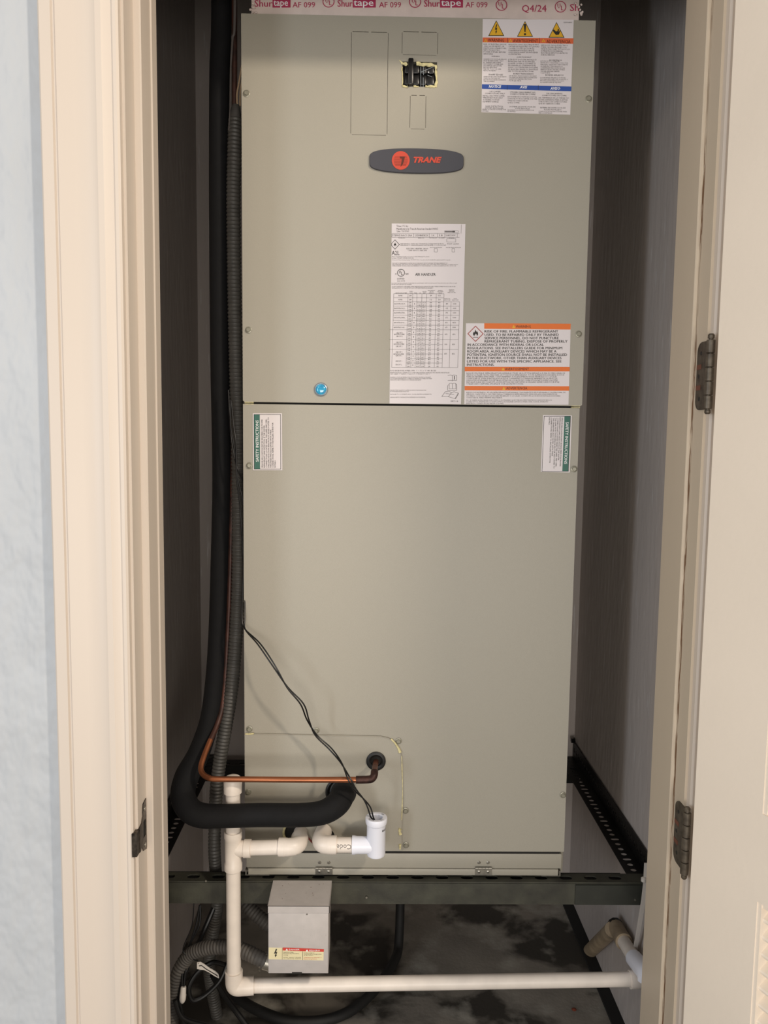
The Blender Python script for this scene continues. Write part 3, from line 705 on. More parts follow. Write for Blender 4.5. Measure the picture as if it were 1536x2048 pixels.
# tall rating plate
s2 = sticker('rating_plate', (783.5, 447), (931, 448), (922, 808.5), (779, 807))
T(s2, M_inkg, [
    ('Trane U.S. Inc.', 793, 450, 817, 454), ('Manufactured at Trane & American Standard HVAC', 793, 455.5, 876, 459.5), ('Tyler, TX 75707', 793, 461, 818, 465),
    ('5TEM6D36AC1 SAA', 785, 469, 824, 472.5), ('23DF4NP3K2V', 830, 469, 856, 472.5), ('3.4', 863, 469, 868, 472.5), ('5.8', 878, 469, 885, 472.5), ('208/230V', 891, 469, 911, 472),
    ('MODEL NO.', 797, 475, 811, 477), ('SERIAL NO.', 836, 475, 849, 477), ('MOTOR H.P.', 859, 475, 874, 477), ('F.L. AMPS', 878, 475, 889, 477), ('VOLTS', 898, 475, 908, 477),
    ('REFRIGERANT 22  R454B ONLY  MAXIMUM ALLOWABLE PRESSURE 480 PSI\nREFRIGERANT 22  R454B REFRIGERANT PRESSURE REFER TO OUTDOOR UNIT', 801, 486.5, 892, 491.5), ('TEST LEAK', 894, 486.5, 918, 489),
    ('ELECTRIC HEATER: 240.60\n1.0HP 460V 17-18A 1PH', 813, 496, 856, 502, dict(align='CENTER')), ('FACTORY INSTALLED', 860, 494, 884, 496), ('MAY BE FIELD INSTALLED', 892, 494, 922, 496),
    ('May be manufactured under one or more of the following U.S. patents.\nList date 1,990,847 1,333,440 10,470,146', 784, 512, 859, 517.5),
    ('Covered in Trane Heating Catalog, TX 75707 U.S.A.  See unit cover for details, file original manual for capacity.', 784, 519, 901, 521),
    ('THIS UNIT IS PERMANENTLY RATED IN ACCORDANCE WITH PORTABLE TEST REQUIREMENTS OF\nTHE STANDARD, AND MUST ALSO BE SUBMITTED BY EVERY UNIT THAT MEET WITH STANDARD 1,2 LATEST ISSUE IS\nSTRENGTHENED TESTING AND REQUIREMENTS OF THE STANDARD, UL 60335-2-40 SAFETY LIST. M.C. 27-007-1-80', 784, 525.5, 916, 533),
    ('c', 790, 546, 793, 549.5), ('us', 811, 546, 817, 549.5),
    ('FOR USE BY THE FIELD INSTALLED ACCESSORIES ALSO BE INSTALLED. UNITS THIS UNIT SHOULD TURN OFF 75 MM 20 SEC, SMALL IS 10 AMP\nSEE HEAT APPLICABLE ELECTRIC DIAGRAM.', 783, 565.5, 914, 569.5),
    ('DO NOT SUBSTITUTE COMPONENTS THAN THESE INSTALLED IN AN ACCESSORIES / WHEN SUITABLE FOR USE 2.0 LBS OR LESS\nINSTALLATION MUST CONFORM WITH LAST SUPPORTED MANUAL IN DIAGRAM 1', 784, 572, 911, 577),
    ('HEATER MODEL NUMBER', 791, 585, 814, 587), ('SUPPLY\nVOLTS', 819, 582, 826, 587), ('PHASE', 828, 585, 834, 587), ('KW', 839, 585, 842, 587), ('HEATER\nAMPS', 845, 582.5, 853, 587, dict(align='CENTER')),
    ('MIN. BRANCH\nCIRCUIT\nAMPACITY', 856, 580, 870, 587, dict(align='CENTER')), ('MAXIMUM\nOVERCURRENT\nDEVICE', 874, 580, 887, 587, dict(align='CENTER')), ('MINIMUM\nHEATING\nAIRFLOW CFM', 895, 579, 911, 586, dict(align='CENTER')),
    ('WITHOUT\nHEAT PUMP', 888, 596.5, 901, 601, dict(align='CENTER')), ('WITH\nHEAT PUMP', 904, 596.5, 917, 601, dict(align='CENTER')),
    ('NOTE: HEATER MODEL NUMBER SUFFIX   "1"  =  "A"  or  "U"  MAY  BE USED', 780.5, 740, 872, 742.5),
    ('MINIMUM INSTALLED CLEARANCE TO COMBUSTIBLE MATERIALS WHEN ELECTRIC HEATERS ARE INSTALLED\nUNIT CABINET - 0"  PLENUM - 0"  AND DUCT - 0"  WITHIN 3 FT. UNIT - 0"', 780.5, 744.5, 899, 749),
    ('MAXIMUM OUTLET AIR TEMPERATURE WITH ELECTRIC HEATERS 200 DEGREES F\nFOR USE WITH REFRIGERATION COMPRESSOR. REPAIRING ROUTINELY PROVIDED\nWITH SUPPLY AIR TO PREVENT DUCT FIRE RISK AND INJURY', 780.5, 753.5, 864, 761.5),
    ('MANUFACTURED UNLAWFUL TO ALTER FOR DISPATCH THIS DIAGRAM FORM\nBY AUTHOR ELECTRICIAN ON FACTORY', 780.5, 779.5, 852, 784),
    ('INSTALLED TO U.S. PATENTS 6892-5.  MODEL PRINTED IN MINNESOTA', 780.5, 787.5, 863, 789.5), ('ANCHOR WIDTH OF INSTALLATION IS INTENDED FOR USE APPROVAL', 780.5, 793.5, 851, 795.5),
    ('SERT1-18', 901, 801, 916, 804)], 'small_lettering')
T(s2, M_ink, [('A2L', 783.5, 501.5, 799, 510, dict(bold=.01)), ('AIR HANDLER', 830.5, 546, 871.5, 551.5, dict(bold=.012)), ('LISTED', 794.5, 556, 809, 559), ('E411575', 795, 561, 810, 563)], 'main_lettering')
mb = MB(); mg = MB(); ullogo(mb, 802, 545.5, 7.6)
Fc.poly(mb, [(790, 479), (799.3, 489), (790, 499), (783.2, 491.5), (783.2, 486.5)], D2, [[(790, 480.3), (798.1, 489), (790, 497.7), (783.8, 491), (783.8, 487)]])
Fc.poly(mb, [(790+x*5*.7, 489+y*5*.9) for x, y in FLAME], D2)
mb.build('rating_symbols', M_ink, s2, smooth=False)
mb = MB()
def gridline(x0, y0, x1, y1, w=.45): Fc.line(mb, x0, y0, x1, y1, w, D2)
def colx(x, y): return x-(y-588)*.027
cols = [787.5, 816, 825.5, 834, 844, 853.5, 872.5, 888, 902.5, 919.5]
ys = [587.5, 595.5, 603.5, 612.5, 621.5, 630.5, 640.5, 650.5, 659.5, 679, 699, 735]
for i, y in enumerate(ys):
    x1 = 888 if i in (0, 1) else 919.5
    gridline(colx(787.5 if i not in (8, 9, 10) else 781, y), y-.3, colx(x1, y), y)
for y in (669, 689, 708, 717.5, 726): gridline(colx(816, y), y, colx(888, y), y)
for i, x in enumerate(cols):
    y0 = 603.5 if i > 7 else 587.5
    gridline(colx(x, y0), y0, colx(x, 735), 735)
for (x0, y0, x1, y1) in ((784, 467, 919, 474.5),): 
    gridline(x0, y0, x1, y0); gridline(x0, y1, x1, y1)
    for x in (784, 827.5, 858.5, 875, 889.5, 914.5): gridline(x, y0, x-.2, y1)
for (x0, y0, x1, y1) in ((893.5, 477.5, 911.5, 484), (868.5, 497, 874.5, 504), (904, 497, 909.5, 504), (889, 461.5, 916.5, 464.8)):
    gridline(x0, y0, x1, y0); gridline(x0, y1, x1, y1); gridline(x0, y0, x0, y1); gridline(x1, y0, x1, y1)
gridline(922.5, 449, 922, 467)
Fc.rect(mb, 905, 461.8, 910, 464.6, D2, .0001); gridline(890, 463.2, 905, 463.2, 1.6)
# icon outlines: booklets
for pl in ([(895.5, 750.5), (902, 750), (904.5, 751), (907, 750), (913.5, 750.5), (913.3, 761), (907, 760.3), (904.5, 761.5), (902, 760.3), (895.5, 761)], [(904.5, 751), (904.5, 761.5)],
           [(898.5, 767), (903, 766.5), (904.8, 768), (907, 766.5), (911.5, 767), (912, 777.5), (898.2, 777.5), (898.5, 767)], [(904.8, 768), (904.8, 777.5)], [(897.5, 769), (895.5, 771), (895, 780.5), (913.5, 780.5), (913.5, 769), (911.5, 767.5)],
           [(890.5, 783.5), (899, 783), (903, 785.5), (908, 783.5), (916.5, 786), (910, 797.5), (901, 794.5), (895.5, 793), (883.5, 793), (890.5, 783.5)], [(903, 785.5), (897, 793)], [(891, 787), (908, 789)], [(916.5, 786), (916.8, 788), (911, 797.5)]):
    for p_, q_ in zip(pl, pl[1:]): gridline(*p_, *q_, .6)
Fc.rect(mb, 908, 752, 909.6, 759, D2, .0001)
mb.build('table_rules', M_inkg, s2, smooth=False)
rr = random.Random(11); items = []
def num(x, y, s, wpx, m_=None): items.append((s, colx(x, y)-wpx/2, y-1.7, colx(x, y)+wpx/2, y+1.1))
rowsy = [591.5, 599.5, 608, 617, 626, 635.5, 645.5, 655, 665, 674, 684, 694, 703.5, 712.5, 721.5, 730.5]
for k, y in enumerate(rowsy):
    if k < 2:
        num(801, y, ('NONE', 'NONE')[k], 8); num(820.5, y, '208', 5); num(862, y, ('9', '12')[k], 4); num(879, y, ('15', '20')[k], 5); continue
    if k < 8: num(801, y, 'BAYHTR15%d%d...' % (k+3, rr.randint(10, 99)), 23)
    else: num(801, y+(-1 if k % 2 else 1), 'CIRCUIT %d' % (1+k % 2), 13)
    for dy in (-2.4, 2.6):
        num(820.5, y+dy, rr.choice(['208', '240']), 5.5); num(839, y+dy, '%.2f' % rr.uniform(2, 9), 6.5); num(848.5, y+dy, '%.1f' % rr.uniform(12, 79), 6)
        num(862, y+dy, str(rr.randint(20, 99)), 4.5); num(879, y+dy, str(rr.randint(3, 9)*10), 4.5)
    num(829.5, y, '1', 1)
    if k < 8: num(894.5, y, str(rr.choice([675, 875, 775])), 4.5); num(910, y, str(rr.choice([1000, 850])), 6.5)
for y in (669, 689, 708): num(894.5, y, rr.choice(['875', '1000']), 5); num(910, y, '850', 5.5); 
for y in (668.5, 688, 708): num(801, y+.5, 'BAYHTR1517BRK', 21)
T(s2, M_inkg, items, 'table_figures')

# orange refrigerant sticker
s3 = sticker('refrigerant_sticker', (932, 646.5), (1141.5, 647.5), (1137, 809.5), (928.5, 808.5))
for q_ in (((968.5, 646.5), (1141.5, 647.5), (1141, 659), (968.5, 657.5)), ((929.5, 733.5), (1139.5, 733.8), (1139.3, 742.7), (929.5, 742.5)), ((929.3, 772), (1138.5, 772.5), (1138.3, 781.5), (929.3, 780.5))):
    Fc.quad(MB(), *q_, D1).build('orange_band', M_orange, s3, smooth=False)
T(s3, M_brownink, [('WARNING', 1031.5, 650.5, 1061.5, 655.5), ('AVERTISSEMENT', 1010, 735.5, 1058, 740.5), ('ADVERTENCIA', 1012.5, 773.5, 1054.5, 778.8)], 'band_lettering', bold=.015, slope=.003)
mb = MB()
for cx, y in ((1027.5, 656), (1006.2, 741), (1007.5, 779.8)): Fc.poly(mb, [(cx, y-6.5), (cx+3.2, y), (cx-3.2, y)], D2)
mb.build('alert_triangles', M_yellow, s3, smooth=False)
mbr = MB(); mbk = MB(); diamond(mbr, mbk, 951, 667.5, 16.2)
mbr.build('flame_diamond', M_redline, s3, smooth=False); mbk.build('flame_symbol', M_ink, s3, smooth=False)
Lw = [('RISK OF FIRE. FLAMMABLE REFRIGERANT', 969, 1116.5), ('USED. TO BE REPAIRED ONLY BY TRAINED', 969, 1117.5), ('SERVICE PERSONNEL. DO NOT PUNCTURE', 969, 1117.5), ('REFRIGERANT TUBING. DISPOSE OF PROPERLY', 969, 1135),
      ('IN ACCORDANCE WITH FEDERAL OR LOCAL', 935, 1087.5), ('REGULATIONS. SEE INSTALLERS GUIDE FOR MINIMUM', 934.7, 1124.5), ('ROOM AREA. AUXILIARY DEVICES WHICH MAY BE A', 934.5, 1113), ('POTENTIAL IGNITION SOURCE SHALL NOT BE INSTALLED', 934.3, 1134),
      ('IN THE DUCTWORK. OTHER THAN AUXILIARY DEVICES', 934.1, 1123), ('LISTED FOR USE WITH THE SPECIFIC APPLIANCE. SEE', 933.9, 1123), ('INSTRUCTIONS.', 933.7, 988.5)]
T(s3, M_ink, [(t, a_, 660.3+k*6.66, b_, 665.2+k*6.66) for k, (t, a_, b_) in enumerate(Lw)], 'main_lettering', res=2, bold=.03)
T(s3, M_inkg, [("RISQUE D'INCENDIE. RÉFRIGÉRANT INFLAMMABLE UTILISÉ. NE DOIT ÊTRE RÉPARÉ QUE PAR DU PERSONNEL DE\nSERVICE QUALIFIÉ. NE PAS PERFORER LES TUYAUX DE RÉFRIGÉRANT. TOUTE ÉLIMINATION DES BIENS DOIT SE\nFAIRE DE MANIÈRE APPROPRIÉE, CONFORMÉMENT AUX RÉGLEMENTATIONS FÉDÉRALES OU LOCALES.\nCONSULTER LE GUIDE D'INSTALLATION POUR CONNAÎTRE LA SUPERFICIE MINIMALE DE LA PIÈCE. LES\nDISPOSITIFS AUXILIAIRES SUSCEPTIBLES D'ÊTRE DES SOURCES DE COMBUSTION NE DOIVENT PAS ÊTRE\nINSTALLÉS DANS LES CONDUITS, À L'EXCEPTION DES DISPOSITIFS AUXILIAIRES RÉPERTORIÉS POUR ÊTRE\nUTILISÉS AVEC L'APPAREIL SPÉCIFIQUE. VOIR LES INSTRUCTIONS.", 933, 744.5, 1130, 769.5),
    ("RIESGO DE INCENDIO. SE USA REFRIGERANTE INFLAMABLE. ÚNICAMENTE PUEDE REPARARLO UN PERSONAL DE\nSERVICIO CAPACITADO. NO PERFORE LA TUBERÍA DE REFRIGERANTE. DESECHE APROPIADAMENTE DE\nACUERDO CON LAS REGULACIONES FEDERALES O LOCALES. CONSULTE LA GUÍA DE INSTALACIÓN PARA\nCONOCER EL ÁREA MÍNIMA REQUERIDA.", 932.5, 783, 1131, 797),
    ("NO SE DEBEN ALMACENAR DISPOSITIVOS AUXILIARES QUE PUEDAN SER FUENTES DE IGNICIÓN EN LOS\nCONDUCTOS, APARTE DE LOS DISPOSITIVOS AUXILIARES LISTADOS PARA USAR CON EL APARATO\nESPECÍFICO. CONSULTE LAS INSTRUCCIONES.", 932.3, 798.5, 1104, 808)], 'small_lettering')

# green safety stickers
for (x0, y0, x1, y1, rot, sk) in ((505.5, 826.5, 563, 940.5, 90, .6), (1086, 830, 1143, 945, -90, -4.5)):
    # sk: horizontal lean between top and bottom as on the panel
    lean = lambda x, y: (x+sk*(y-y0)/(y1-y0), y)
    def FaceL(x, y, Y): return at(*lean(x, y), Y)
    FL = Face(0, FaceL)
    s4 = FL.quad(MB(), (x0, y0), (x1+1, y0+(0 if rot == 90 else 1)), (x1+1, y1), (x0, y1-(0 if rot == 90 else 1.5)), .0004, .0004).build('safety_sticker', M_paper, ah, smooth=False)
    mb = MB()
    for a_, b_, c_, d_ in ((x0+2, y0+2, x1-2, y0+2.8), (x0+2, y1-2.8, x1-2, y1-2), (x0+2, y0+2, x0+2.8, y1-2), (x1-2.4, y0+2, x1-1.4, y1-2)): FL.rect(mb, a_, b_, c_, d_, D1, .0001)
    mb.build('sticker_border', M_ink, s4, smooth=False)
    gb = (x0+2.5, x0+14) if rot == 90 else (x1-14, x1-2.5)
    mb = MB(); FL.rect(mb, gb[0], y0+2.5, gb[1], y1-2.5, D1, .0001); mb.build('green_band', M_green, s4, smooth=False)
    mb = MB(); FL.text(mb, 'SAFETY INSTRUCTIONS', gb[0]+3.2, y0+14, gb[1]-2.5, y1-17, D2, rot=rot, bold=.03, res=2); mb.build('band_lettering', M_white, s4, smooth=False)
    body = 'SENSOR RELOCATION MAY BE REQUIRED FOR PROPER\nREFRIGERANT LEAK DETECTION. IF THE WATER\nCONNECTIONS LOCATED NEAR THIS LABEL ARE USED,\nTHE LEAK DETECTION SENSOR MUST BE RELOCATED TO\nTHE DRAIN PAN ASSOCIATED WITH THESE\nCONNECTIONS. REFER TO INSTALLERS GUIDE FOR\nDETAILS.'
    tb = (gb[1]+3, y0+8, x1-12, y1-5) if rot == 90 else (x0+12, y0+5, gb[0]-3, y1-8)
    mb = MB(); FL.text(mb, body, *tb, D2, rot=rot, line=1.1, bold=.02); mb.build('lettering', M_ink, s4, smooth=False)

# grommets
for c, ro, ri in ((g1, .0178, .0100), (g2, .0285, .0225)):
    MB().lathe((c[0], -.0018, c[1]), (0, -1, 0), [(-.002, ri), (0, ro-.003), (.0003, ro), (.0022, ro), (.0034, ro-.0015), (.0038, ri+.003), (.0022, ri), (-.002, ri)], 32, cap=False).build('rubber_grommet', M_rubber, ah)
# foam lip at the drain port
mb = MB(); q = at(572, 1672, -.002); P = [Vector((g3[0]+.006+.0195*math.cos(a), -.002, g3[1]+.0195*math.sin(a))) for a in [k*.35+1.8 for k in range(9)]]
mb.tube(P, .0022, 7).build('port_foam', M_foam, ah)
P = [at(606, 1655, -.001), at(612, 1668, -.012), at(620, 1680, -.012), at(628, 1688, -.002)]
MB().tube(P, .0016, 8).build('loose_red_wire', M_redwire, ah)

# ---------------------------------------------------------------- plenum with tape
zp0 = ZTOP
xl = at(503, 15, .01).x; xr = at(1158, 15, .01).x
pl = thing('supply_plenum', 'duct plenum on top of the air handler, joint wrapped in printed white tape', 'duct', ((xl+xr)/2, .25, ZTOP))
MB().box(xl+.003, xr-.004, .0135, .48, ZTOP, TOP-.002).build('plenum_box', M_plenum, pl)
FT = Face(.010)
mb = MB()
N = 40; top = []; bot = []
for k in range(N+1):
    t = k/N; x = xl+(xr-xl)*t
    top.append(Vector((x, .010+rng.uniform(-.0004, .0004), ZTOP+.060)))
    bot.append(Vector((x, .0095+rng.uniform(-.0006, .0006), ZTOP+.0002)))
vs = []
for a_, b_ in zip(top, bot): vs += [a_, a_.lerp(b_, .5)+Vector((0, rng.uniform(-.0002, .0002), 0)), b_]
mb.add(vs, [(k*3+j, (k+1)*3+j, (k+1)*3+j+1, k*3+j+1) for k in range(N) for j in range(2)])
mb.add([v+Vector((0, .003, 0)) for v in vs], [(k*3+j, (k+1)*3+j, (k+1)*3+j+1, k*3+j+1) for k in range(N) for j in range(2)])
tape = mb.build('tape_strip', M_tape, pl)
mb = MB(); FT.Y = .0088
for x0 in (545, 705.5, 880):
    FT.quad(mb, (x0, -6), (x0+46-(10 if x0 < 600 else 0), -6), (x0+46-(10 if x0 < 600 else 0), 15), (x0, 15), 0, .0001)
mb.build('ink_block', M_pink, tape, smooth=False)
mb = MB()
for (s_, a_, b_) in (('Shur', 509, 545), ('Shur', 675, 705), ('Shur', 848, 879.5)): FT.text(mb, s_, a_, 0, b_, 13.5, 0, bold=.03, res=2)
for a_, b_ in ((585, 630), (758, 802), (931, 975)): FT.text(mb, 'AF 099', a_, 4, b_, 15, 0, bold=.012, res=2)
for cx, cy, r in ((657, 3, 12), (830, 3.5, 12), (1003, 10, 11.5), (1121, 13.5, 11.5)): ullogo(mb, cx, cy, r, FT, 0)
FT.text(mb, 'Q4/24', 1044, 10, 1093, 26, 0, bold=.015, res=2); FT.text(mb, 'Sh', 1140, 8, 1158, 22, 0, bold=.03, res=2)
mb.build('lettering', M_pink, tape, smooth=False)
mb = MB()
for (a_, b_) in ((547, 576), (707, 747), (882, 922)): FT.text(mb, 'tape', a_, 1, b_, 16, .0002, bold=.03, res=2)
mb.build('reversed_lettering', M_white, tape, smooth=False)
mb = MB()
for cx, sgn in ((504, 1), (1157, -1)):
    for k in range(9):
        q = at(cx+sgn*rng.uniform(-8, 10), rng.uniform(4, 32), .006); mb.lathe(q, (rng.uniform(-1, 1), -1, rng.uniform(-1, 1)), [(0, .0008), (.0015, .0022), (.003, .001)], 6)
mb.build('crumpled_tape_end', M_tape, tape)

# ---------------------------------------------------------------- refrigerant and condensate lines
sl = [(443, -70, .07), (443, 0, .07), (439, 150, .07), (438, 400, .07), (440, 700, .07), (444, 950, .07), (440, 1150, .068), (436, 1270, .062), (430, 1360, .050), (419, 1440, .034), (398, 1505, .008), (374, 1552, -.020), (366, 1590, -.040), (378, 1618, -.060), (404, 1631, -.070), (450, 1632, -.073), (520, 1630, -.073), (600, 1630, -.073), (645, 1625, -.070), (673, 1609, -.058), (685, 1590, -.034), (685, 1583, -.010), (684, 1578, .004)]
P = [at(*q) for q in sl]
P[0].z = TOP-.01
suc = MB().tube(P, [.0178]*6+[.0180]*4+[.020, .022, .022, .0215, .021, .020, .020, .020, .0205, .0215, .022, .0215, .0215], 28, 8).build('foam_insulation', M_rub)
st = thing('insulated_suction_line', 'thick black foam insulated refrigerant line left of the air handler', 'pipe', P[0])
suc.parent = st; suc.matrix_parent_inverse = Matrix.Translation(-P[0]); OFF['foam_insulation'] = Vector()
mb = MB()
for q0, q1, rad in (((P[20]+P[21])/2, P[21], .0245),):
    d = (P[22]-P[20]).normalized(); mb.lathe(P[21]-d*.008, d, [(0, .0222), (.0006, .0234), (.005, .0236), (.0058, .0222)], 28)
mb.build('black_tape_band', M_rubber, st)

P = [at(*q) for q in ((470, -70, .06), (469, 100, .06), (468, 400, .065), (468, 700, .065), (467, 900, .065), (463, 1050, .065), (459, 1200, .060), (453, 1320, .052), (447, 1400, .040), (436, 1445, .022), (421, 1480, -.005), (409, 1510, -.030), (402, 1533, -.050), (405, 1547, -.062), (416, 1555, -.072), (430, 1558, -.078), (480, 1558.5, -.080), (600, 1559.5, -.080), (716, 1559.5, -.080))]
P[0].z = TOP-.01
liq = thing('copper_liquid_line', 'thin bare copper tube bending across the lower left of the cabinet', 'pipe', P[-1])
MB().tube(P[10:], .0050, 14, 6).build('copper_tube', M_copper, liq)
MB().tube(P[:11], .0049, 14, 6).build('shaded_tarnished_riser', mat('shaded_tarnished_copper', '5c3a30', .5, metal=.3, col2='2f211d', vscale=40), liq)  # tarnish plus the shade beside the conduit, both put into the colour
q = [at(*v) for v in ((712, 1559.5, -.080), (736, 1559, -.080), (744, 1557, -.079), (748, 1551, -.076), (749, 1543, -.068), (750, 1534, -.040), (752, 1523, .001))]
MB().tube(q[:5], .0066, 14, 5).build('brazed_elbow', M_copper_dark, liq)
MB().tube(q[3:], .0050, 14, 5).build('stub_tube', mat('dull_copper', '84503c', .45, metal=.6, col2='4c2f26', vscale=60), liq)
q = at(428, 1558, -.076); MB().lathe(q+Vector((-.0012, 0, 0)), (1, 0, .12), [(0, .0053), (.0024, .0053)], 14).build('ink_mark', M_rubber, liq)

P = [at(*q) for q in ((471, 238, .055), (469, 300, .05), (467, 400, .05), (469, 600, .05), (473, 780, .048), (476, 900, .045), (477, 1020, .045), (477, 1150, .045), (473, 1250, .045), (466, 1350, .045), (460, 1400, .042), (450, 1460, .04), (440, 1520, .04), (433, 1580, .038), (430, 1640, .036), (429, 1700, .034), (432, 1750, .045), (436, 1800, .06))]
cv = thing('corrugated_conduit', 'dark ribbed flexible conduit hanging upright beside the left edge of the air handler', 'conduit', P[0])
MB().tube(P, [.0122]*14+[.0110]*4, 16, 6, corr=(.0068, .0016)).build('ribbed_sleeve', M_cond, cv)
q = [at(472, 210, .052), at(471, 225, .052), at(470, 245, .054), at(470, 262, .054)]
MB().tube(q, [.006, .0095, .0115, .0130], 12, 4).build('tape_wrap', M_greytape, cv)
mb = MB(); mb.tube([at(*v) for v in ((484, 130, .05), (478, 165, .05), (474, 190, .05), (475, 215, .052))], .0016, 7); mb.tube([at(*v) for v in ((486, 150, .052), (481, 180, .052), (480, 212, .053))], .0014, 7)
mb.build('tan_wires', M_tan, cv)
P = [at(*v) for v in ((471, -60, .04), (470, 0, .04), (465, 80, .04), (461, 150, .04), (460, 215, .045), (458, 262, .045))]
P[0].z = TOP-.02
tag(MB().tube(P, [.0026, .0026, .002, .0012, .001, .002], 8).build('grey_cable', M_greycable), 'thin grey cable running up above the taped end of the ribbed conduit', 'cable')

# drain pipework, cream PVC
YP = -.050
vx = at(467, 1800, YP).x; z_el = at(470, 1972, YP).z; z_tee = at(470, 1697, YP).z; z_cap = at(462, 1552, YP).z
dp = thing('condensate_drain_pipe', 'aged cream plastic drain pipe from left standpipe across to right wall', 'pipe', (vx, YP, z_el-.02))
R0, R1 = .0128, .0158
mb = MB().lathe((vx, YP, z_cap-.030), (0, 0, 1), [(0, R0+.0005), (0, R1), (.022, R1+.0004), (.026, R1-.0010), (.029, R1-.0045), (.030, R1-.010)], 32)
mb.build('pipe_cap', M_pvc_old, dp)
MB().lathe((vx, YP, z_tee), (0, 0, 1), [(0, R0), (z_cap-.025-z_tee, R0)], 28).build('vent_riser', M_pvc_old, dp)
# tee
zt_, zb_ = at(465, 1662, YP).z, at(465, 1739, YP).z
mb = MB().lathe((vx, YP, zb_), (0, 0, 1), [(0, R0), (0, R1-.0008), (.0006, R1), (.012, R1), (.014, R1-.0012), (zt_-zb_-.014, R1-.0012), (zt_-zb_-.012, R1), (zt_-zb_-.0005, R1), (zt_-zb_, R1-.0008), (zt_-zb_, R0)], 32)
bx0 = at(502, 1697, YP).x
zrun = z_tee
mb.lathe((vx, YP, zrun), (1, 0, 0), [(0, .0140), (bx0-vx-.0125, .0142), (bx0-vx-.0122, R1), (bx0-vx-.0005, R1), (bx0-vx, R1-.0008), (bx0-vx, R0)], 32)
mb.build('pipe_tee', M_pvc_old, dp)
xe0 = at(558, 1695, YP).x; xe1 = at(593, 1695, YP).x
zr2 = at(558, 1694, YP).z
MB().tube([(vx, YP, zrun), (xe0+.01, YP, zr2)], R0, 28, smooth=False).build('branch_pipe', M_pvc_old, dp)
# elbow towards the cabinet
def elbow(pts, r, name, parent, m, sub=6, collar=((0, .016),)):
    return MB().tube(pts, r, 28, sub).build(name, m, parent)
mb = MB().tube([(xe0, YP, zr2), (xe0+.012, YP, zr2), (xe1-.014, YP, zr2), (xe1-.004, YP+.003, zr2), (xe1+.002, YP+.011, zr2), (xe1+.003, YP+.022, zr2+.001), (xe1+.003, YP+.030, zr2+.001)], [R1, R1, R1-.0005, R1-.0005, R1-.0005, R1-.0003, R1], 32, 6)
mb.lathe((xe0-.0006, YP, zr2), (1, 0, 0), [(0, R0), (0, R1+.0002), (.012, R1+.0002), (.0122, R1-.001)], 32)
mb.build('inlet_elbow', M_pvc_old, dp)
MB().tube([(xe1+.003, YP+.022, zr2+.001), (xe1+.003, .0, zr2+.001)], R0+.0004, 28, smooth=False).build('inlet_stub', M_pvc_old, dp)
MB().lathe((vx, YP, z_el), (0, 0, 1), [(0, R0), (zb_-z_el+.004, R0)], 28).build('down_pipe', M_pvc_old, dp)
# bottom elbow
zt_e = at(470, 1942, YP).z; xr_e = at(507, 1973, YP).x
mb = MB().tube([(vx, YP, zt_e), (vx, YP, z_el+.016), (vx+.0008, YP, z_el+.004), (vx+.006, YP+.0005, z_el-.001), (vx+.018, YP+.001, z_el-.001), (xr_e, YP+.003, z_el-.001)], [R1, R1, R1, R1, R1, R1], 32, 6)
mb.build('bottom_elbow', M_pvc_old, dp)
pr0 = Vector((vx+.012, YP+.002, z_el-.001)); pr1 = at(1276, 1958, -.02)
MB().tube([pr0, pr1], R0, 28, smooth=False).build('cross_pipe', M_pvc_old, dp)
d = (pr1-pr0).normalized(); cpl = at(1259, 1959, -.02)
mb = MB().lathe(cpl, d, [(0, R0), (0, R1), (.022, R1), (.024, R1-.001), (.040, R1-.001)], 28)
mb.build('right_coupling', M_pvc_old, dp)
# riser from the right tee back to the wall
q0 = atx(1290, 1946, .503); q1 = atx(1268, 1917, .505); q2 = atx(1247, 1882, .508); q3 = atx(1231, 1853, .510)
MB().tube([q0+Vector((0, -.01, -.008)), q0, q1], [R1, R1, R1], 24, 4).build('right_elbow', M_pvc_new, dp)
MB().tube([q1, q2], R0, 24, smooth=False).build('diagonal_pipe', M_pvc_old, dp)
dd = (q3-q2).normalized()
mb = MB().lathe(q2-dd*.004, dd, [(0, R0), (0, R1+.001), (.010, R1+.001), (.012, R1), ((q3-q2).length+.004, R1)], 24); mb.build('wall_coupling', M_beigepvc, dp)
mb = MB().lathe(q3, dd, [(-.004, .0162), (.004, .0168), (.008, .012)], 12); mb.build('black_sealant', M_rubber, dp)
o = MB().tube([atz(1180, 1902, .004), q3+Vector((-.01, -.01, 0))], .0148, 24, smooth=False).build('floor_stub_pipe', M_beigepvc); tag(o, 'dirty beige plastic stub pipe rising from the floor gap at the right wall', 'pipe')
p0 = at(1296, 1728, .02); p1 = at(1268, 1935, .05)
P = [at(*v) for v in ((1293, 1726, -.03), (1291, 1765, -.03), (1287, 1800, -.028), (1277, 1860, .0), (1266, 1925, .05))]
mb = MB(); rings = []
for p_ in P: rings.append([p_+Vector((-.004, -.001, 0)), p_+Vector((.004, -.001, 0)), p_+Vector((.004, .001, 0)), p_+Vector((-.004, .001, 0))])
mb.lathe(P[1]+Vector((-.004, -.001, .006)), (0, 0, 1), [(-.005, .002), (-.003, .0048), (.003, .0048), (.005, .002)], 12)
tag(mb.ring_loft(rings).build('pipe_strap', M_tag), 'flat pale plastic strap hanging from frame end beside the right jamb', 'strap')

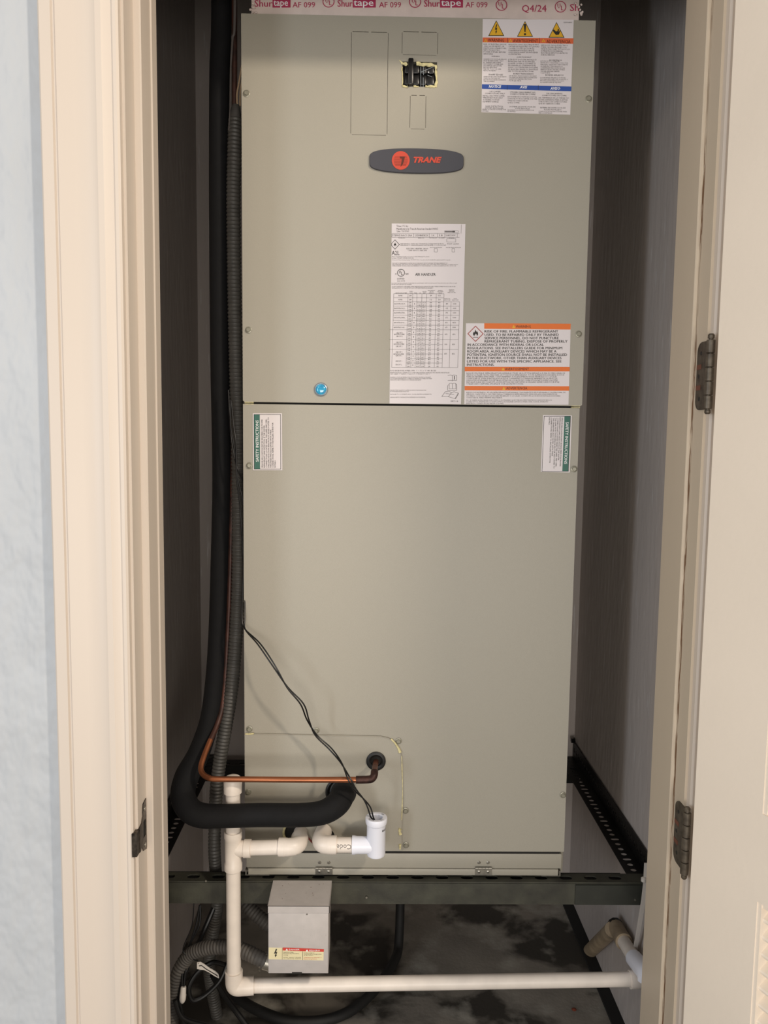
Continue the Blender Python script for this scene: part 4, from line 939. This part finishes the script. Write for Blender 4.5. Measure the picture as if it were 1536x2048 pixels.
# float switch tee, bright white
ft = thing('float_switch_tee', 'bright white plastic drain tee with open top receiving two black wires', 'pipe fitting', at(752, 1717, -.05))
YW = -.052
c = at(752, 1690, YW); zt_ = at(752, 1634, YW).z; zb_ = at(752, 1712, YW).z
mb = MB().lathe((c.x, YW, zb_), (0, 0, 1), [(0, .006), (.0006, .012), (.003, .0158), (.006, .0168), (zt_-zb_-.014, .0168), (zt_-zb_-.012, .0178)], 36)
mb.build('tee_body', M_pvc_new, ft)
h = zt_-zb_
MB().lathe((c.x, YW, zb_), (0, 0, 1), [(h-.012, .0165), (h-.0115, .0183), (h-.009, .0192), (h-.002, .0196), (h, .0190), (h+.0004, .0170), (h, .0120), (h-.001, .0112), (h-.012, .0108), (h-.012, .002)], 36, cap=False).build('threaded_rim', M_pvc_new, ft)
zr = at(700, 1690, YW).z
xa, xb, xc, xd = (at(x, 1690, YW).x for x in (735, 704, 673, 637))
MB().lathe((c.x-.006, YW, zr), (-1, 0, 0), [(0, .0150), (.008, .0150), (c.x-.006-xb-.008, .0153), (c.x-.006-xb-.004, .0162), (c.x-.006-xb-.0003, .0162), (c.x-.006-xb, .0155), (c.x-.006-xb, .0125)], 30).build('tee_branch', M_pvc_new, ft)
MB().tube([(xb+.004, YW, zr), (xc-.004, YW, zr)], .0132, 28, smooth=False).build('short_nipple', M_pvc_old, ft)
mb = MB().tube([(xc, YW, zr), (xc-.010, YW, zr), (xd+.017, YW, zr), (xd+.008, YW+.003, zr), (xd+.0035, YW+.012, zr), (xd+.003, YW+.024, zr), (g4[0]-.004, -.004, zr)], [.0160, .0160, .0155, .0153, .0153, .0153, .0153], 32, 6)
mb.build('left_elbow', M_pvc_old, ft)
# print on pipe
def cyl_text(body, x0, x1, zc_, YC, r, a0, a1, rot180, name, parent, m, axis='x', **k):
    vs, fs = text_mesh(body, **k); out = []
    for v in vs:
        u, t = v.x, v.y
        if rot180: u, t = 1-u, 1-t
        a_ = a0+(a1-a0)*t
        out.append(Vector((x0+(x1-x0)*u, YC-math.cos(a_)*(r+.0002), zc_+math.sin(a_)*(r+.0002))))
    return MB().add(out, fs).build(name, m, parent, smooth=False)
cyl_text('Code', xc+.001, xb-.001, zr, YW, .0132, -.05, .55, True, 'pipe_print', ft, M_inkg, res=2)
vs, fs = text_mesh('MIPS-ACR 1.0', bold=.02); zm = at(765, 1670, YW).z
out = []
for v in vs:
    a_ = math.radians(38+v.x*42); out.append(Vector((c.x+math.sin(a_)*.0171, YW-math.cos(a_)*.0171, at(760, 1655, YW).z+(v.y-.5)*.004)))
MB().add(out, fs).build('body_print', M_ink, ft, smooth=False)
mb = MB(); vs, fs = text_mesh('3/4')
for k, s_ in enumerate(('MADE IN USA', 'PVC-1', 'NSF', 'D2466')):
    vs, fs = text_mesh(s_, bold=.02); a0 = -2.6+k*1.55; span = .75 if k == 0 else .4
    mb.add([Vector((c.x+math.cos(a0+v.x*span)*(.0135+.003*(1-v.y)), YW+math.sin(a0+v.x*span)*(.0135+.003*(1-v.y)), zb_+h+.0007)) for v in vs], fs)
mb.build('rim_print', M_inkg, ft, smooth=False)

# two thin black wires from the tee up to the cabinet side
wp = [(462, 800, .0), (464, 850, -.0), (470, 890, .0), (475, 960, .0), (483, 1010, .005), (486.5, 1100, .006), (487, 1180, .004), (487, 1235, -.008), (490, 1258, -.018), (518, 1288, -.040), (548, 1332, -.060), (575, 1375, -.062), (604, 1408, -.062), (616, 1440, -.050), (632, 1470, -.040), (660, 1497, -.045), (682, 1525, -.065), (697, 1555, -.092), (709, 1578, -.090), (727, 1598, -.075), (738, 1615, -.062), (744, 1634, -.053)]
def wire(ph, amp):
    P = []
    for i, (x, y, Y) in enumerate(wp):
        q = at(x, y, Y); P.append(q+Vector((math.sin(i*1.15+ph)*amp, math.cos(i*1.15+ph)*amp*.6, 0)))
    P.append(Vector((c.x-.001, YW, zb_+h-.010)))
    return P
sw = thing('sensor_wire_pair', 'two thin black wires drooping diagonally across the grey cabinet into the white tee', 'wire', wire(0, 0)[-1])
MB().tube(wire(0, .0028), .00135, 8, 6).build('wire', M_wireblk, sw)
MB().tube(wire(math.pi, .0028), .00135, 8, 6).build('wire', M_wireblk, sw)
# another cable that leaves behind the cabinet edge
P = [at(*v) for v in ((457, 780, .02), (461, 860, .018), (468, 910, .016), (478, 945, .014), (488, 965, .02))]
tag(MB().tube(P, .0013, 8).build('black_cable', M_wireblk), 'short black wire curling over the ribbed conduit beside the left safety sticker', 'wire')

# ---------------------------------------------------------------- grey junction box in front of the frame
YB = -.100; YBK = -.021
tl = at(535, 1811, YB); trp = at(659, 1811, YB); bxl, bxr = tl.x, trp.x
z_t = tl.z; z_lip = at(600, 1820, YB).z; z_b = at(600, 1947, YB).z; z_bk = at(600, 1761, YBK).z
jb = thing('disconnect_box', 'light grey steel electrical box hanging under the air handler front rail', 'electrical box', ((bxl+bxr)/2, YBK, z_b))
mb = MB()
x0, x1 = bxl+.0012, bxr-.0015
mb.hexa([Vector((x0, YB+.001, z_b)), Vector((x1, YB+.001, z_b)), Vector((x1, YB+.001, z_t-.004)), Vector((x0, YB+.001, z_t-.004))],
        [Vector((x0+.001, YBK, z_b)), Vector((x1-.001, YBK, z_b)), Vector((x1-.001, YBK, z_bk-.002)), Vector((x0+.001, YBK, z_bk-.002))])
mb.build('box_body', M_box, jb, smooth=False)
mb = MB()
mb.hexa([Vector((bxl, YB-.001, z_t-.013)), Vector((bxr, YB-.001, z_t-.013)), Vector((bxr, YB-.001, z_t)), Vector((bxl, YB-.001, z_t))],
        [Vector((bxl, YB, z_t-.013)), Vector((bxr, YB, z_t-.013)), Vector((bxr, YB, z_t-.001)), Vector((bxl, YB, z_t-.001))])
mb.hexa([Vector((bxl, YB-.001, z_t)), Vector((bxr, YB-.001, z_t)), Vector((bxr-.001, YBK, z_bk)), Vector((bxl+.001, YBK, z_bk))],
        [Vector((bxl, YB-.001, z_t-.001)), Vector((bxr, YB-.001, z_t-.001)), Vector((bxr-.001, YBK, z_bk-.001)), Vector((bxl+.001, YBK, z_bk-.001))])
for xs, e_ in ((bxl, .001), (bxr-.001, -.001)):
    mb.hexa([Vector((xs, YB-.001, z_t-.013)), Vector((xs+.001, YB-.001, z_t-.013)), Vector((xs+.001, YB-.001, z_t)), Vector((xs, YB-.001, z_t))],
            [Vector((xs, YBK, z_bk-.009)), Vector((xs+.001, YBK, z_bk-.009)), Vector((xs+.001, YBK, z_bk)), Vector((xs, YBK, z_bk))])
mb.build('hinged_lid', M_box, jb, smooth=False)
MB().bbox(x0+.0006, x1-.0006, YB-.0004, YB+.0012, z_b+.0006, z_t-.0135, .0006).build('front_cover', M_box, jb)
MB().box(at(584, 1945, YB).x, at(604, 1945, YB).x, YB-.0008, YB-.0002, z_b-.0004, z_b+.003).build('latch_slot', M_cabin, jb)
mb = MB(); q = at(614, 1822, YB); mb.lathe((q.x, YB-.0006, z_t-.0155), (0, -1, 0), [(0, .0015), (.0008, .001)], 8); mb.build('lid_rivet', M_zinc, jb)
mb = MB()
for k in range(14):
    q = at(rng.uniform(540, 655), rng.uniform(1822, 1940), YB-.0006); mb.lathe((q.x, YB-.0003, q.z), (0, -1, 0), [(0, rng.uniform(.0003, .0007)), (.0001, .0003)], 6)
for k in range(10):
    q = rng.random(); zz = z_t+(z_bk-z_t)*q; mb.lathe((rng.uniform(bxl+.005, bxr-.005), YB+(YBK-YB)*q, zz+.0001), (0, -.3, 1), [(0, rng.uniform(.0004, .0009)), (.0002, .0003)], 6)
mb.build('rust_specks', mat('rust_brown', '5b3326', .8), jb)
FJ = Face(YB-.0006)
sj = FJ.quad(MB(), (537.5, 1895), (647.5, 1898.5), (647, 1921), (537, 1918.5), 0, .0002).build('danger_sticker', M_cream, jb, smooth=False)
mb = MB(); FJ.quad(mb, (565.5, 1895.2), (647.8, 1898.3), (647.6, 1903.8), (565.3, 1901), .0003, .0001); mb.build('red_band', M_red, sj, smooth=False)
mb = MB(); FJ.poly(mb, [(551+x*6.5, 1906+y*8.5) for x, y in BOLT], .0004); mb.build('lightning_symbol', M_ink, sj, smooth=False); mb = MB(); FJ.line(mb, 564.5, 1896, 564.3, 1919, .4, .0004); FJ.line(mb, 605.5, 1903, 605.3, 1920, .5, .0004); mb.build('column_dividers', M_ink, sj, smooth=False)
mb = MB(); FJ.text(mb, 'DANGER', 578, 1897.8, 599, 1900.6, .0005, bold=.02); FJ.text(mb, 'PELIGRO', 618.5, 1899.6, 640, 1902.4, .0005, bold=.02)
FJ.poly(mb, [(573.5, 1897), (576, 1900.8), (571, 1900.8)], .0005); FJ.poly(mb, [(614, 1898.8), (616.5, 1902.6), (611.5, 1902.6)], .0005); mb.build('band_lettering', M_white, sj, smooth=False)
mb = MB(); FJ.text(mb, 'Hazardous voltage.\nDisconnect all power before\nservicing.', 566.5, 1903.5, 598, 1911.5, .0004); FJ.text(mb, 'Will cause death\nor serious injury.', 566.5, 1914, 603, 1918.5, .0004)
FJ.text(mb, 'Voltaje peligroso.\nDesconecte la energía antes\nde dar servicio.', 607.5, 1905, 643, 1911.5, .0004)
mb.build('lettering', M_ink, sj, smooth=False)
mb = MB(); FJ.text(mb, 'Causará la muerte o\nlesiones graves.', 607.5, 1914, 643, 1919.5, .0004); mb.build('red_lettering', M_red, sj, smooth=False)

# ---------------------------------------------------------------- conduits and cables under the frame
def cyl_obj(pts, r, name, m, label, cat, corr=None, seg=14, sub=6):
    o = MB().tube(pts, r, seg, sub, corr=corr).build(name, m); tag(o, label, cat); return o
P = [at(*v) for v in ((537, 1925, -.055), (520, 1917, -.055), (495, 1905, -.045), (465, 1895, -.03), (430, 1894, -.02), (400, 1900, -.01), (375, 1915, .0), (355, 1950, .0), (345, 2000, .0), (343, 2060, .0))]
cyl_obj(P, .0128, 'flexible_conduit', M_cond2, 'dusty ribbed conduit arching left from the grey box to floor', 'conduit', (.0062, .0014), 18)
MB_ = MB().lathe(P[0]+Vector((.004, 0, 0)), (-1, .1, .25), [(0, .0148), (.012, .0148), (.013, .0135), (.018, .0135)], 20)
o = MB_.build('conduit_connector', M_zinc); tag(o, 'metal clamp connector joining ribbed conduit to left side of grey box', 'connector')
q = at(522, 1932, -.06); MB().lathe(q, (-.2, -1, -.4), [(0, .0035), (.003, .0035), (.004, .002), (.009, .002)], 8).build('clamp_screw', M_zinc, o)
P = [at(*v) for v in ((545, 1855, .01), (528, 1842, .012), (505, 1822, .02), (485, 1800, .03), (470, 1775, .045), (455, 1740, .06))]
cyl_obj(P, .0125, 'flexible_conduit', M_cond2, 'shorter ribbed conduit rising behind the standpipe from back of grey box', 'conduit', (.0062, .0014), 18)
P = [at(*v) for v in ((436, 1795, .06), (432, 1830, .07), (425, 1870, .08), (418, 1930, .10), (425, 1985, .12), (440, 2060, .14))]
cyl_obj(P, .0118, 'ribbed_cable_sleeve', M_cond, 'black ribbed sleeve dropping behind the left standpipe below the frame', 'conduit', (.0066, .0014), 14)
Z0 = .012
P = [at(826, 1800, .10), at(824, 1835, .105)] + [atz(x, y, Z0+.004) for x, y in ((812, 1880), (790, 1920), (765, 1960), (735, 1995), (695, 2025), (640, 2042), (570, 2040), (505, 2015), (470, 1990))]
P[0] = Vector((P[3].x+.02, .40, .33)); P[1] = Vector((P[3].x+.015, .38, .14)); P[2] = Vector((P[3].x+.01, .33, .03))
cyl_obj(P, .0105, 'drain_hose', mat('dirty_black_hose', '141312', .7, var=.2, vscale=40), 'black rubber hose looping over the concrete floor behind the cross pipe', 'hose')
P = [at(*v) for v in ((400, 1810, .03), (392, 1850, .02), (380, 1890, .01), (372, 1930, -.005), (367, 1980, -.015))]
wc = thing('wire_splice', 'black wires ending in a small white connector at lower left', 'wire', P[-1])
MB().tube(P, .0022, 8).build('wire', M_wireblk, wc)
P2 = [p_+Vector((.006*math.sin(i*1.7), 0, 0)) for i, p_ in enumerate(P[:-1])]+[P[-1]+Vector((-.003, 0, 0))]
MB().tube(P2, .0022, 8).build('wire', M_wireblk, wc)
q = at(367, 1976, -.015); MB().lathe(q+Vector((0, 0, .003)), (-.08, 0, -1), [(0, .0042), (.002, .0052), (.014, .0056), (.016, .0062), (.026, .006), (.031, .004), (.033, .002)], 14).build('white_connector', M_tag, wc)
# coiled black cables
def loop(pts, r, label, name='black_cable'): return cyl_obj([at(*v) for v in pts], r, name, M_wireblk, label, 'cable', None, 10)
loop([(430, 1810, .06), (400, 1880, .03), (372, 1940, .0), (360, 2010, -.01), (380, 2075, -.01)], .005, 'black cable hanging close along the left jamb below the conduit')
loop([(455, 1925, .03), (440, 1960, .02), (410, 1990, .01), (385, 2000, .0), (378, 1975, .0), (395, 1945, .01), (425, 1925, .02), (450, 1930, .03)], .0045, 'black cable coiled in a loop under the white tag')
loop([(425, 1950, .03), (445, 1985, .04), (470, 2020, .05), (500, 2060, .05)], .0055, 'black cable running down right behind the bottom elbow')
loop([(388, 1800, -.01), (384, 1850, -.01), (368, 1890, -.01), (368, 1905, -.01), (385, 1918, -.015), (396, 1921, -.018)], .0010, 'thin black cord loop from which the white tag hangs')
loop([(350, 2000, -.02), (365, 2035, -.02), (410, 2050, .0), (460, 2060, .02)], .0045, 'black cable curling along the floor at bottom left corner')
Pn = [(394, 1925), (401, 1924), (409, 1929), (420, 1937), (431, 1943), (437, 1949), (438, 1957), (430, 1953), (418, 1945), (408, 1940), (401, 1939.5), (394, 1938)]
FTg = Face(-.024)
tg = thing('cable_tag', 'white plastic cable tag with a black printed line at lower left', 'tag', at(394, 1925, -.024))
vs, fs = plate2d([(x, -y) for x, y in Pn], [circle(396.5, -1927, 1)], 0)
a_ = [at(v.x, -v.y, -.024) for v in vs]
MB().add(a_, fs).add([p_+Vector((0, .0012, 0)) for p_ in a_], fs).build('tag_blank', M_tag, tg, smooth=False)
mb = MB()
for p_, q_ in zip([(398, 1932), (403, 1931), (412, 1938), (424, 1945), (434, 1951)], [(403, 1931), (412, 1938), (424, 1945), (434, 1951), (435, 1953)]): FTg.line(mb, *p_, *q_, 1.8, .0004)
mb.build('tag_print', M_ink, tg, smooth=False)
# leaf-sized rust flake on the floor
q = atz(1148, 2020, .001)
tag(MB().lathe(q, (0, 0, 1), [(0, .004), (.0015, .0055), (.003, .002)], 7).build('rust_flake', mat('rust_red', '7a3a25', .8)), 'small rust red flake on the concrete near the right wall', 'debris')

# print and specks too small to pick apart one by one stay joined
for o in list(bpy.data.objects):
    if o.type == 'MESH' and o.parent and any(w_ in o.name for w_ in ('lettering', 'headings', 'figures', 'symbols', 'rules', 'specks', 'print', 'rivet', 'screws', 'alert_', 'dividers', 'emblem_lines', 'film', 'border', 'crumpled', 'knuckle', 'ink_block', 'base_tray', 'louver_frame', 'tan_wires', 'ragged', 'seam_foam', 'rust_patch', 'strike_lip')):
        o['kind'] = 'stuff'
